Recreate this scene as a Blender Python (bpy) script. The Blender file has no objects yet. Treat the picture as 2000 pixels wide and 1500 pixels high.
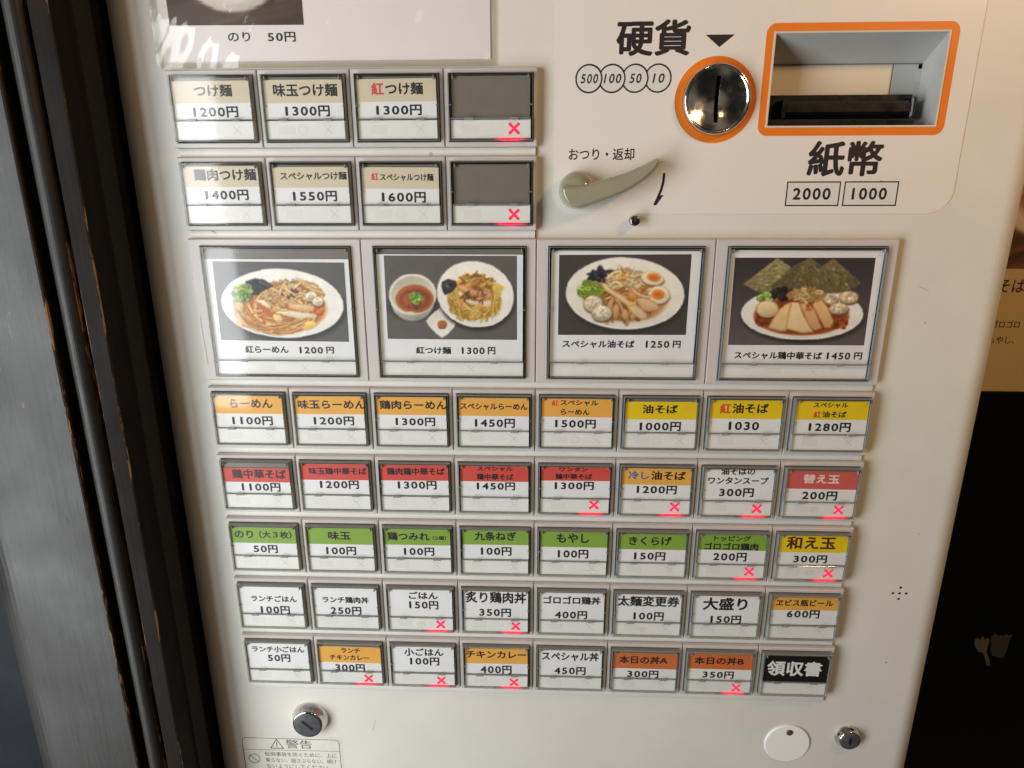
import bpy, bmesh, math, random
import numpy as np
from mathutils import Vector, Matrix
from mathutils.geometry import tessellate_polygon

# ------------------------------------------------------------------ camera, world, lamps, exposure
SC = bpy.context.scene
COL = SC.collection
UP = 1300.0                                  # height of the button grid's centre above the floor, mm


def V(x, y, z=0.0):
    """panel millimetres (x right, y up, z out towards the viewer) -> Blender metres"""
    return Vector((x / 1000.0, -z / 1000.0, (y + UP) / 1000.0))


def D(x, y, z):
    return Vector((x, -z, y))


cam = bpy.data.cameras.new('camera')
cam.sensor_width = 36.0
cam.sensor_fit = 'HORIZONTAL'
cam.lens = 22.90
cam.clip_start = 0.01
cam.clip_end = 50.0
camo = bpy.data.objects.new('camera', cam)
COL.objects.link(camo)
rx = D(0.99928133, -0.00179935, -0.03786273)
uy = D(-0.00872903, 0.96110277, -0.27605303)
bz = D(0.03688669, 0.27618514, 0.96039635)
M = Matrix((rx, uy, bz)).transposed().to_4x4()
M.translation = V(0.4716, 146.2338, 412.9901)
camo.matrix_world = M
SC.camera = camo

world = bpy.data.worlds.new('World')
SC.world = world
world.use_nodes = True
bg = world.node_tree.nodes['Background']
bg.inputs[0].default_value = (1.0, 0.90, 0.78, 1)
bg.inputs[1].default_value = 1.0
wt = world.node_tree
wn = wt.nodes.new('ShaderNodeTexNoise')           # the dim, patchy dining room around
wn.inputs['Scale'].default_value = 2.0
wn.inputs['Detail'].default_value = 1.2
wc = wt.nodes.new('ShaderNodeTexCoord')
wt.links.new(wc.outputs['Generated'], wn.inputs['Vector'])
wr = wt.nodes.new('ShaderNodeValToRGB')
wr.color_ramp.elements[0].position = 0.46
wr.color_ramp.elements[0].color = (0.018, 0.016, 0.014, 1)
wr.color_ramp.elements[1].position = 0.64
wr.color_ramp.elements[1].color = (0.20, 0.175, 0.145, 1)
wt.links.new(wn.outputs[0], wr.inputs[0])
wt.links.new(wr.outputs[0], bg.inputs[0])


def area(name, pos, target, sx, sy, power, col):
    d = bpy.data.lights.new(name, 'AREA')
    d.shape = 'RECTANGLE'
    d.size = sx
    d.size_y = sy
    d.energy = power
    d.color = col
    o = bpy.data.objects.new(name, d)
    COL.objects.link(o)
    o.location = pos
    o.rotation_euler = (target - pos).to_track_quat('-Z', 'Y').to_euler()
    return o


def bulb(name, pos, power, col, r):
    d = bpy.data.lights.new(name, 'POINT')
    d.energy = power
    d.color = col
    d.shadow_soft_size = r
    o = bpy.data.objects.new(name, d)
    COL.objects.link(o)
    o.location = pos
    return o


# daylight coming in through the glass door to the left of the viewer
area('door_daylight', V(-527, 100, 650), V(-527, 100, 0), 0.062, 0.60, 1.35, (0.95, 0.98, 1.0))
area('door_daylight', V(-850, -150, 650), V(-500, -110, 0), 0.45, 1.20, 16.0, (0.95, 0.98, 1.0))
# warm pendant bulbs of the dining room, above and to the right
bulb('pendant_bulb', V(450, 430, 330), 3.9, (1.0, 0.60, 0.28), 0.025)
bulb('pendant_bulb', V(760, 640, 760), 3.6, (1.0, 0.60, 0.28), 0.03)
bulb('pendant_bulb', V(250, 900, 1300), 3.0, (1.0, 0.60, 0.28), 0.03)

SC.view_settings.view_transform = 'Standard'
SC.view_settings.look = 'None'
SC.view_settings.gamma = 1.0
SC.view_settings.exposure = -0.1
SC.view_settings.use_curve_mapping = False
SC.render.engine = 'CYCLES'
SC.cycles.use_denoising = True
SC.cycles.max_bounces = 10
SC.cycles.transparent_max_bounces = 16
SC.cycles.sample_clamp_indirect = 6.0

rnd = random.Random(7)


# ------------------------------------------------------------------ materials
def lin(c):
    out = []
    for v in c:
        v /= 255.0
        out.append(v / 12.92 if v <= 0.04045 else ((v + 0.055) / 1.055) ** 2.4)
    return tuple(out) + (1.0,)


def nd(t, kind, **kw):
    n = t.nodes.new(kind)
    for k, v in kw.items():
        if k.startswith('i_'):
            n.inputs[k[2:].replace('_', ' ')].default_value = v
        else:
            setattr(n, k, v)
    return n


def pbsdf(m):
    return m.node_tree.nodes['Principled BSDF']


def mat(name, col, rough=0.5, metal=0.0, spec=0.5, var=0.0, vscale=60.0, bump=0.0, bscale=400.0, coat=0.0, stretch=None, specks=0.0, emit=None, es=0.0):
    m = bpy.data.materials.new(name)
    m.use_nodes = True
    t = m.node_tree
    b = pbsdf(m)
    c = lin(col)
    b.inputs['Base Color'].default_value = c
    b.inputs['Roughness'].default_value = rough
    b.inputs['Metallic'].default_value = metal
    b.inputs['Specular IOR Level'].default_value = spec
    b.inputs['Coat Weight'].default_value = coat
    if emit:
        b.inputs['Emission Color'].default_value = lin(emit)
        b.inputs['Emission Strength'].default_value = es
    tc = None
    if var or bump or specks:
        tc = nd(t, 'ShaderNodeTexCoord')
        src = tc.outputs['Object']
        if stretch:
            mp = nd(t, 'ShaderNodeMapping')
            mp.inputs['Scale'].default_value = stretch
            t.links.new(src, mp.inputs[0])
            src = mp.outputs[0]
    last = None
    if var:
        n = nd(t, 'ShaderNodeTexNoise', i_Scale=vscale, i_Detail=5.0, i_Roughness=0.6)
        t.links.new(src, n.inputs['Vector'])
        mr = nd(t, 'ShaderNodeMapRange')
        mr.inputs[1].default_value = 0.3
        mr.inputs[2].default_value = 0.7
        mr.inputs[3].default_value = 1.0 - var
        mr.inputs[4].default_value = 1.0 + var * 0.6
        t.links.new(n.outputs[0], mr.inputs[0])
        mx = nd(t, 'ShaderNodeMix', data_type='RGBA', blend_type='MULTIPLY')
        mx.inputs[0].default_value = 1.0
        mx.inputs[6].default_value = c
        t.links.new(mr.outputs[0], mx.inputs[7])
        last = mx.outputs[2]
        mr2 = nd(t, 'ShaderNodeMapRange')
        mr2.inputs[1].default_value = 0.25
        mr2.inputs[2].default_value = 0.75
        mr2.inputs[3].default_value = max(0.02, rough - 0.10)
        mr2.inputs[4].default_value = min(1.0, rough + 0.10)
        t.links.new(n.outputs[0], mr2.inputs[0])
        t.links.new(mr2.outputs[0], b.inputs['Roughness'])
    if specks:
        vo = nd(t, 'ShaderNodeTexVoronoi', i_Scale=38.0, i_Randomness=1.0)
        t.links.new(tc.outputs['Object'], vo.inputs['Vector'])
        n2 = nd(t, 'ShaderNodeTexNoise', i_Scale=24.0, i_Detail=1.0)
        t.links.new(tc.outputs['Object'], n2.inputs['Vector'])
        mr3 = nd(t, 'ShaderNodeMapRange')
        mr3.inputs[1].default_value = 0.50
        mr3.inputs[2].default_value = 0.72
        mr3.inputs[3].default_value = 0.0
        mr3.inputs[4].default_value = 0.085
        t.links.new(n2.outputs[0], mr3.inputs[0])
        lt = nd(t, 'ShaderNodeMath', operation='LESS_THAN')
        t.links.new(vo.outputs['Distance'], lt.inputs[0])
        t.links.new(mr3.outputs[0], lt.inputs[1])
        ml = nd(t, 'ShaderNodeMath', operation='MULTIPLY')
        ml.inputs[1].default_value = specks
        t.links.new(lt.outputs[0], ml.inputs[0])
        mx2 = nd(t, 'ShaderNodeMix', data_type='RGBA')
        t.links.new(ml.outputs[0], mx2.inputs[0])
        if last is not None:
            t.links.new(last, mx2.inputs[6])
        else:
            mx2.inputs[6].default_value = c
        mx2.inputs[7].default_value = lin((78, 62, 48))
        last = mx2.outputs[2]
    if last is not None:
        t.links.new(last, b.inputs['Base Color'])
    if bump:
        n = nd(t, 'ShaderNodeTexNoise', i_Scale=bscale, i_Detail=3.0)
        t.links.new(src, n.inputs['Vector'])
        bp = nd(t, 'ShaderNodeBump', i_Strength=bump, i_Distance=0.0005)
        t.links.new(n.outputs[0], bp.inputs['Height'])
        t.links.new(bp.outputs[0], b.inputs['Normal'])
    return m


def clear(name, tint, rough=0.03, bump=0.0, bscale=30.0, ior=1.49, haze=0.0):
    """clear sheet plastic: passes light straight through, reflects by Fresnel"""
    m = bpy.data.materials.new(name)
    m.use_nodes = True
    t = m.node_tree
    t.nodes.remove(pbsdf(m))
    out = t.nodes['Material Output']
    tr = nd(t, 'ShaderNodeBsdfTransparent')
    tr.inputs[0].default_value = lin(tint)
    gl = nd(t, 'ShaderNodeBsdfGlossy', i_Roughness=rough)
    fr = nd(t, 'ShaderNodeFresnel', i_IOR=ior)
    ge = nd(t, 'ShaderNodeNewGeometry')          # a thin sheet reflects alike from both sides
    fl = nd(t, 'ShaderNodeMapRange')
    fl.inputs[3].default_value = ior
    fl.inputs[4].default_value = 1.0 / ior
    t.links.new(ge.outputs['Backfacing'], fl.inputs[0])
    t.links.new(fl.outputs[0], fr.inputs[0])
    mx = nd(t, 'ShaderNodeMixShader')
    src = tr.outputs[0]
    if haze:
        df = nd(t, 'ShaderNodeBsdfDiffuse')
        df.inputs[0].default_value = (0.8, 0.8, 0.78, 1)
        m0 = nd(t, 'ShaderNodeMixShader')
        m0.inputs[0].default_value = haze
        t.links.new(src, m0.inputs[1])
        t.links.new(df.outputs[0], m0.inputs[2])
        src = m0.outputs[0]
    t.links.new(fr.outputs[0], mx.inputs[0])
    t.links.new(src, mx.inputs[1])
    t.links.new(gl.outputs[0], mx.inputs[2])
    if bump:
        tc = nd(t, 'ShaderNodeTexCoord')
        n = nd(t, 'ShaderNodeTexNoise', i_Scale=bscale, i_Detail=4.0, i_Distortion=0.6)
        t.links.new(tc.outputs['Object'], n.inputs['Vector'])
        b = nd(t, 'ShaderNodeBump', i_Strength=bump, i_Distance=0.002)
        t.links.new(n.outputs[0], b.inputs['Height'])
        t.links.new(b.outputs[0], gl.inputs['Normal'])
        t.links.new(b.outputs[0], fr.inputs['Normal'])
    t.links.new(mx.outputs[0], out.inputs[0])
    return m


MT = {}
MT['panel'] = mat('painted_panel', (217, 215, 206), 0.42, var=0.06, vscale=11.0, bump=0.05, bscale=900.0, specks=0.55)
MT['plate'] = mat('printed_plate', (224, 219, 211), 0.30, var=0.008, vscale=14.0, specks=0.35)
MT['frame'] = mat('grey_plastic', (196, 191, 187), 0.38, var=0.03, vscale=40.0, bump=0.04, bscale=1500.0, specks=0.45)
MT['rail'] = mat('rail_plastic', (217, 215, 207), 0.40, var=0.07, vscale=30.0, specks=0.4)
MT['dark'] = mat('dark_cavity', (34, 34, 33), 0.4)
MT['void'] = mat('slot_darkness', (3, 3, 3), 0.9, spec=0.0)
MT['grime'] = mat('joint_grime', (150, 138, 120), 0.7, var=0.2, vscale=200.0)
MT['cavity'] = mat('cap_cavity', (62, 62, 58), 0.35, var=0.3, vscale=120.0)
MT['front'] = clear('clear_cover', (254, 254, 253), 0.07)
MT['edge'] = clear('clear_cover_edge', (206, 211, 203), 0.06, haze=0.27)
MT['hook'] = clear('clear_hook', (176, 178, 170), 0.08, haze=0.25)
MT['laminate'] = clear('laminating_film', (254, 254, 253), 0.06, bump=0.07, bscale=22.0)
MT['lamedge'] = clear('laminate_margin', (226, 224, 214), 0.08, bump=0.08, bscale=40.0, haze=0.12)
MT['card'] = mat('white_card', (226, 227, 228), 0.55, var=0.03, vscale=50.0)
MT['strip'] = mat('status_strip', (225, 226, 222), 0.35, var=0.03, vscale=70.0)
MT['mark'] = mat('faint_print', (218, 219, 214), 0.4)
MT['cross'] = mat('faint_cross_print', (196, 200, 196), 0.4)
MT['stain'] = mat('yellowed_plastic', (219, 215, 198), 0.5, var=0.05, vscale=120.0)
MT['beige'] = mat('beige_ink', (206, 195, 170), 0.55, var=0.03, vscale=80.0)
MT['orange'] = mat('orange_ink', (226, 168, 74), 0.55, var=0.03, vscale=80.0)
MT['red'] = mat('red_ink', (203, 76, 66), 0.55, var=0.03, vscale=80.0)
MT['pink'] = mat('faded_red_ink', (200, 94, 86), 0.55, var=0.03, vscale=80.0)
MT['yellow'] = mat('yellow_ink', (226, 196, 24), 0.55, var=0.03, vscale=80.0)
MT['green'] = mat('green_ink', (128, 164, 62), 0.55, var=0.03, vscale=80.0)
MT['rust'] = mat('rust_ink', (203, 108, 52), 0.55, var=0.03, vscale=80.0)
MT['grey'] = mat('grey_backing', (118, 113, 107), 0.35, var=0.04, vscale=60.0)
MT['black'] = mat('black_card', (18, 20, 22), 0.4)
INK = {'k': mat('black_print', (30, 28, 30), 0.5), 'r': mat('red_print', (206, 70, 60), 0.5), 'b': mat('blue_print', (66, 104, 172), 0.5),
       'p': mat('pale_print', (232, 214, 208), 0.5), 'w': mat('white_print', (226, 228, 228), 0.5), 'n': mat('brown_print', (84, 40, 30), 0.5)}
MT['lit'] = mat('lit_red_cross', (60, 5, 15), 0.5, emit=(255, 22, 66), es=1.9)
MT['halo'] = mat('lit_red_cross_rim', (80, 30, 30), 0.5, emit=(255, 110, 120), es=1.1)
MT['led'] = mat('red_lamp', (60, 5, 12), 0.4, emit=(255, 14, 60), es=2.2)  # emissive stand-in for diode light leaking out below the strip


def lamp_falloff(m, peak, low, reach):
    """the diode sits behind the middle of the part; its light thins out sideways"""
    t = m.node_tree
    tc = nd(t, 'ShaderNodeTexCoord')
    ln = nd(t, 'ShaderNodeVectorMath', operation='LENGTH')
    t.links.new(tc.outputs['Object'], ln.inputs[0])
    mr = nd(t, 'ShaderNodeMapRange', interpolation_type='SMOOTHSTEP')
    mr.inputs[2].default_value = reach
    mr.inputs[3].default_value = peak
    mr.inputs[4].default_value = low
    t.links.new(ln.outputs['Value'], mr.inputs[0])
    t.links.new(mr.outputs[0], pbsdf(m).inputs['Emission Strength'])


lamp_falloff(MT['led'], 3.2, 0.05, 0.0115)
lamp_falloff(MT['lit'], 2.6, 1.2, 0.0035)
lamp_falloff(MT['halo'], 1.6, 0.55, 0.0042)
MT['ring'] = mat('orange_print', (226, 120, 28), 0.38, var=0.03, vscale=40.0)
MT['chrome'] = mat('chrome', (214, 211, 206), 0.13, metal=1.0, var=0.12, vscale=140.0)
MT['steel'] = mat('dull_steel', (150, 148, 144), 0.22, metal=1.0)
MT['lever'] = mat('olive_plastic', (150, 147, 124), 0.13, var=0.06, vscale=120.0, coat=0.3)
MT['silver'] = mat('silver_plastic', (188, 188, 184), 0.36, var=0.04, vscale=60.0)
MT['cream'] = mat('cream_plastic', (208, 198, 178), 0.45, var=0.03, vscale=40.0)
MT['mouth'] = mat('black_plastic', (22, 21, 20), 0.30, var=0.15, vscale=90.0)
MT['barrel'] = mat('lock_barrel', (92, 94, 98), 0.42, metal=0.35, var=0.2, vscale=300.0)
MT['disc'] = mat('white_cover_plastic', (240, 240, 234), 0.35)
MT['icon'] = mat('pale_icon_print', (212, 214, 206), 0.4)
MT['sticker'] = mat('sticker_film', (220, 218, 208), 0.30, var=0.05, vscale=60.0)
MT['greyink'] = mat('grey_print', (70, 68, 66), 0.5)
MT['paper'] = mat('menu_paper', (224, 218, 216), 0.5, var=0.015, vscale=30.0)


def picture_material():
    m = bpy.data.materials.new('printed_picture')
    m.use_nodes = True
    t = m.node_tree
    a = nd(t, 'ShaderNodeAttribute', attribute_name='ink')
    t.links.new(a.outputs['Color'], pbsdf(m).inputs['Base Color'])
    pbsdf(m).inputs['Roughness'].default_value = 0.45
    return m


MT['picture'] = picture_material()


def wood(name, col, wear, rough, amount=0.62, spec=0.3):
    """dark painted timber, grain running up and down, bare wood showing through worn places"""
    m = bpy.data.materials.new(name)
    m.use_nodes = True
    t = m.node_tree
    b = pbsdf(m)
    b.inputs['Specular IOR Level'].default_value = spec
    tc = nd(t, 'ShaderNodeTexCoord')
    mp = nd(t, 'ShaderNodeMapping')
    mp.inputs['Scale'].default_value = (1.0, 1.0, 0.028)
    t.links.new(tc.outputs['Object'], mp.inputs[0])
    n = nd(t, 'ShaderNodeTexNoise', i_Scale=420.0, i_Detail=6.0, i_Roughness=0.65)
    t.links.new(mp.outputs[0], n.inputs['Vector'])
    n2 = nd(t, 'ShaderNodeTexNoise', i_Scale=14.0, i_Detail=4.0)
    t.links.new(tc.outputs['Object'], n2.inputs['Vector'])
    mp3 = nd(t, 'ShaderNodeMapping')
    mp3.inputs['Scale'].default_value = (1.0, 1.0, 0.12)
    t.links.new(tc.outputs['Object'], mp3.inputs[0])
    n3 = nd(t, 'ShaderNodeTexNoise', i_Scale=300.0, i_Detail=5.0, i_Roughness=0.7)
    t.links.new(mp3.outputs[0], n3.inputs['Vector'])
    n4 = nd(t, 'ShaderNodeTexNoise', i_Scale=9.0, i_Detail=2.0)
    t.links.new(tc.outputs['Object'], n4.inputs['Vector'])
    ad = nd(t, 'ShaderNodeMath', operation='MULTIPLY_ADD')
    ad.inputs[1].default_value = 0.55
    t.links.new(n4.outputs[0], ad.inputs[0])
    t.links.new(n3.outputs[0], ad.inputs[2])
    ramp = nd(t, 'ShaderNodeMapRange')
    ramp.inputs[1].default_value = amount + 0.275
    ramp.inputs[2].default_value = amount + 0.305
    t.links.new(ad.outputs[0], ramp.inputs[0])
    v = nd(t, 'ShaderNodeMapRange')
    v.inputs[1].default_value = 0.3
    v.inputs[2].default_value = 0.7
    v.inputs[3].default_value = 0.75
    v.inputs[4].default_value = 1.3
    t.links.new(n.outputs[0], v.inputs[0])
    mx = nd(t, 'ShaderNodeMix', data_type='RGBA', blend_type='MULTIPLY')
    mx.inputs[0].default_value = 1.0
    mx.inputs[6].default_value = lin(col)
    t.links.new(v.outputs[0], mx.inputs[7])
    mw = nd(t, 'ShaderNodeMix', data_type='RGBA')
    t.links.new(ramp.outputs[0], mw.inputs[0])
    t.links.new(mx.outputs[2], mw.inputs[6])
    mw.inputs[7].default_value = lin(wear)
    t.links.new(mw.outputs[2], b.inputs['Base Color'])
    r = nd(t, 'ShaderNodeMapRange')
    r.inputs[1].default_value = 0.3
    r.inputs[2].default_value = 0.7
    r.inputs[3].default_value = rough - 0.10
    r.inputs[4].default_value = rough + 0.14
    t.links.new(n2.outputs[0], r.inputs[0])
    t.links.new(r.outputs[0], b.inputs['Roughness'])
    mp5 = nd(t, 'ShaderNodeMapping')
    mp5.inputs['Scale'].default_value = (1.0, 1.0, 0.16)
    t.links.new(tc.outputs['Object'], mp5.inputs[0])
    n5 = nd(t, 'ShaderNodeTexNoise', i_Scale=700.0, i_Detail=2.0)
    t.links.new(mp5.outputs[0], n5.inputs['Vector'])
    po = nd(t, 'ShaderNodeMapRange')
    po.inputs[1].default_value, po.inputs[2].default_value = 0.64, 0.72
    po.inputs[4].default_value = 0.7
    t.links.new(n5.outputs[0], po.inputs[0])
    mo = nd(t, 'ShaderNodeMix', data_type='RGBA')          # open pores of the grain
    t.links.new(po.outputs[0], mo.inputs[0])
    t.links.new(mw.outputs[2], mo.inputs[6])
    mo.inputs[7].default_value = (0.004, 0.004, 0.004, 1)
    t.links.new(mo.outputs[2], b.inputs['Base Color'])
    bp = nd(t, 'ShaderNodeBump', i_Strength=0.35, i_Distance=0.0006)
    t.links.new(n.outputs[0], bp.inputs['Height'])
    t.links.new(bp.outputs[0], b.inputs['Normal'])
    return m


MT['wood'] = wood('dark_painted_wood', (40, 39, 37), (112, 94, 74), 0.40, 0.745)
MT['woodbrown'] = wood('dark_brown_painted_wood', (24, 19, 16), (120, 96, 68), 0.6, 0.74, 0.1)
MT['worn'] = wood('worn_wood_edge', (38, 30, 26), (146, 114, 78), 0.55, 0.545)
MT['reveal'] = mat('black_painted_reveal', (12, 11, 11), 0.6, var=0.2, vscale=50.0)  # near-black side face between the seal and the machine
MT['seal'] = mat('pile_seal', (24, 22, 19), 0.95, var=0.4, vscale=600.0)
MT['bluepaint'] = wood('blue_black_painted_wood', (15, 20, 26), (60, 56, 50), 0.5, 0.78, 0.1)
MT['wainscot'] = mat('black_lacquer_board', (5, 4, 4), 0.5, spec=0.15, var=0.2, vscale=20.0)
MT['plaster'] = mat('cream_wall', (190, 172, 140), 0.8, var=0.03, vscale=20.0)
MT['poster'] = mat('cream_poster_paper', (206, 178, 122), 0.6, var=0.03, vscale=20.0)
MT['tape2'] = mat('grey_torn_tape', (70, 66, 60), 0.8, var=0.2, vscale=120.0)
MT['tape'] = mat('torn_paper_tape', (112, 102, 84), 0.8, var=0.15, vscale=120.0)


# ------------------------------------------------------------------ mesh helpers (panel millimetres)
class MB:
    def __init__(self):
        self.v, self.f, self.m, self.s, self.mats = [], [], [], [], []

    def mi(self, m):
        if m not in self.mats:
            self.mats.append(m)
        return self.mats.index(m)

    def face(self, pts, m, smooth=False):
        n = len(self.v)
        self.v += [tuple(p) for p in pts]
        self.f.append(tuple(range(n, n + len(pts))))
        self.m.append(self.mi(m))
        self.s.append(smooth)

    def mesh(self, verts, faces, m, smooth=False):
        n = len(self.v)
        self.v += [tuple(p) for p in verts]
        k = self.mi(m)
        for f in faces:
            self.f.append(tuple(i + n for i in f))
            self.m.append(k)
            self.s.append(smooth)

    def rect(self, x0, x1, y0, y1, z, m):
        self.face([(x0, y0, z), (x1, y0, z), (x1, y1, z), (x0, y1, z)], m)

    def box(self, x0, x1, y0, y1, z0, z1, m, ch=0.0):
        """box with chamfered front edges"""
        self.loft([(x0, x1, y0, y1, z0), (x0, x1, y0, y1, z1 - ch)] + ([(x0 + ch, x1 - ch, y0 + ch, y1 - ch, z1)] if ch else []), m, cap=True)

    def loft(self, loops, m, cap=False, capm=None):
        """rectangular loops (x0,x1,y0,y1,z) joined one after the other"""
        P = [[(a, c, z), (b, c, z), (b, d, z), (a, d, z)] for a, b, c, d, z in loops]
        ms = m if isinstance(m, list) else [m] * (len(P) - 1)
        for A, B, mm in zip(P, P[1:], ms):
            for i in range(4):
                j = (i + 1) % 4
                self.face([A[i], A[j], B[j], B[i]], mm)
        if cap:
            self.face(P[-1], capm or ms[-1])

    def fill(self, outer, holes, z, m):
        loops = [outer] + holes
        tris = tessellate_polygon([[Vector((x, y, 0)) for x, y in l] for l in loops])
        flat = [p for l in loops for p in l]
        fs = []
        for a, b, c in tris:
            (ax, ay), (bx, by), (cx, cy) = flat[a], flat[b], flat[c]
            cr = (bx - ax) * (cy - ay) - (by - ay) * (cx - ax)
            if abs(cr) > 1e-9:
                fs.append((a, b, c) if cr > 0 else (a, c, b))
        self.mesh([(x, y, z) for x, y in flat], fs, m)

    def wall(self, loop, z0, z1, m, smooth=False):
        n = len(loop)
        vs = [(x, y, z0) for x, y in loop] + [(x, y, z1) for x, y in loop]
        self.mesh(vs, [(i, (i + 1) % n, n + (i + 1) % n, n + i) for i in range(n)], m, smooth)

    def lathe(self, cx, cy, prof, m, seg=48, smooth=True, cap=True):
        vs, fs = [], []
        for r, z in prof:
            for k in range(seg):
                a = 2 * math.pi * k / seg
                vs.append((cx + r * math.cos(a), cy + r * math.sin(a), z))
        for i in range(len(prof) - 1):
            for k in range(seg):
                l = (k + 1) % seg
                fs.append((i * seg + k, i * seg + l, (i + 1) * seg + l, (i + 1) * seg + k))
        if cap:
            fs.append(tuple((len(prof) - 1) * seg + k for k in range(seg)))
        self.mesh(vs, fs, m, smooth)

    def sweep(self, prof, y0, y1, ms, smooth=False, ny=1):
        """profile of (x, z) points drawn straight up from y0 to y1; ms = one material per strip"""
        for i in range(len(prof) - 1):
            (xa, za), (xb, zb) = prof[i], prof[i + 1]
            mm = ms[i] if isinstance(ms, list) else ms
            for k in range(ny):
                a, b = y0 + (y1 - y0) * k / ny, y0 + (y1 - y0) * (k + 1) / ny
                self.face([(xa, a, za), (xb, a, zb), (xb, b, zb), (xa, b, za)], mm, smooth)

    def line(self, pts, w, z, m, round_end=True):
        """flat printed line"""
        for (xa, ya), (xb, yb) in zip(pts, pts[1:]):
            dx, dy = xb - xa, yb - ya
            l = math.hypot(dx, dy) or 1.0
            nx, ny = -dy / l * w / 2, dx / l * w / 2
            self.face([(xa - nx, ya - ny, z), (xb - nx, yb - ny, z), (xb + nx, yb + ny, z), (xa + nx, ya + ny, z)], m)
        if round_end:
            for x, y in pts:
                self.face([(x + w / 2 * math.cos(t * math.pi / 6), y + w / 2 * math.sin(t * math.pi / 6), z + 0.004) for t in range(12)], m)

    def data(self, name, weld=False):
        me = bpy.data.meshes.new(name)
        me.from_pydata([(x / 1000.0, -z / 1000.0, y / 1000.0) for x, y, z in self.v], [], self.f)
        for m in self.mats:
            me.materials.append(m)
        me.polygons.foreach_set('material_index', self.m)
        me.polygons.foreach_set('use_smooth', self.s)
        if weld:
            bm = bmesh.new()
            bm.from_mesh(me)
            bmesh.ops.remove_doubles(bm, verts=bm.verts, dist=1e-6)
            bm.to_mesh(me)
            bm.free()
        me.update()
        return me


def put(name, me, parent=None, at=(0, 0, 0), top=False, label=None, rot=None):
    """at: panel mm of the object's origin, relative to the parent when it has one"""
    if isinstance(me, MB):
        me = me.data(name)
    o = bpy.data.objects.new(name, me)
    COL.objects.link(o)
    x, y, z = at
    o.location = (x / 1000.0, -z / 1000.0, y / 1000.0)
    if parent is None:
        o.location.z += UP / 1000.0
    else:
        o.parent = parent
    if rot:
        o.rotation_euler = rot
    if label:
        o['label'] = label
    return o


def thing(name, at, label, cat, group=None):
    o = bpy.data.objects.new(name, None)
    COL.objects.link(o)
    o.empty_display_size = 0.05
    o.location = V(*at)
    o['label'] = label
    o['category'] = cat
    if group:
        o['group'] = group
    return o


def rrect(x0, x1, y0, y1, r, n=6, corners=(1, 1, 1, 1)):
    pts = []
    for (cx, cy, a0), on in zip(((x1 - r, y0 + r, -90), (x1 - r, y1 - r, 0), (x0 + r, y1 - r, 90), (x0 + r, y0 + r, 180)), corners):
        if on:
            for k in range(n + 1):
                a = math.radians(a0 + 90.0 * k / n)
                pts.append((cx + r * math.cos(a), cy + r * math.sin(a)))
        else:
            a = math.radians(a0 + 45)
            pts.append((cx + r * math.copysign(1, math.cos(a)), cy + r * math.copysign(1, math.sin(a))))
    return pts


# ------------------------------------------------------------------ lettering
GL = {}


def load_glyphs(chars):
    made = []
    for ch in sorted(set(chars)):
        c = bpy.data.curves.new('glyph', 'FONT')
        c.body = ch
        c.resolution_u = 3
        o = bpy.data.objects.new('glyph', c)
        COL.objects.link(o)
        made.append((ch, o, c))
    bpy.context.view_layer.update()
    dg = bpy.context.evaluated_depsgraph_get()
    for ch, o, c in made:
        me = bpy.data.meshes.new_from_object(o.evaluated_get(dg))
        co = np.zeros(len(me.vertices) * 3)
        me.vertices.foreach_get('co', co)
        GL[ch] = (co.reshape(-1, 3)[:, :2].copy(), [tuple(p.vertices) for p in me.polygons])
        bpy.data.meshes.remove(me)
    for ch, o, c in made:
        bpy.data.objects.remove(o)
        bpy.data.curves.remove(c)


def write(mb, s, cx, cy, w, h, z, m, weight=0.02, italic=0.0, bar1=True):
    """set a line of print inside the box of width w and height h centred on (cx, cy)"""
    vs, fs, x = [], [], 0.0
    for ch in s:
        if ch in ' 　':
            x += 0.5
            continue
        if ch in '0123456789AB':
            adv = 0.68
            if ch == '1' and bar1:
                t = 0.042 + weight
                g = (np.array([(-t, 0.02), (0, -0.01), (t, 0.02), (t, 0.68), (0, 0.71), (-t, 0.68)]), [(0, 1, 2, 3, 4, 5)])
                off = x + adv / 2
            else:
                g = (GL[ch][0] * np.array([1.13, 1.0]), GL[ch][1])
                off = x + (adv - (g[0][:, 0].min() + g[0][:, 0].max())) / 2
        else:
            g = GL[ch]
            adv = 1.0
            off = x
        p = g[0] + np.array([off, 0.0])
        n = sum(len(q) for q in vs)
        vs.append(p)
        fs += [tuple(i + n for i in f) for f in g[1]]
        x += adv
    P = np.concatenate(vs)
    if italic:
        P[:, 0] += italic * P[:, 1]
    lo, hi = P.min(0), P.max(0)
    P = (P - (lo + hi) / 2) / (hi - lo) * np.array([w, h]) + np.array([cx, cy])
    sc_ = (hi - lo)
    e = weight * np.array([w, h]) / sc_
    n = 7 if weight > 0.008 else 1
    for k in range(n):
        d = e * np.array([math.cos(k * 1.0472), math.sin(k * 1.0472)]) if k < 6 and n > 1 else 0 * e
        mb.mesh([(a, b, z + 0.004 * k) for a, b in P * (1 - 2 * e / np.array([w, h])) + np.array([cx, cy]) * (2 * e / np.array([w, h])) + d], fs, m)


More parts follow.
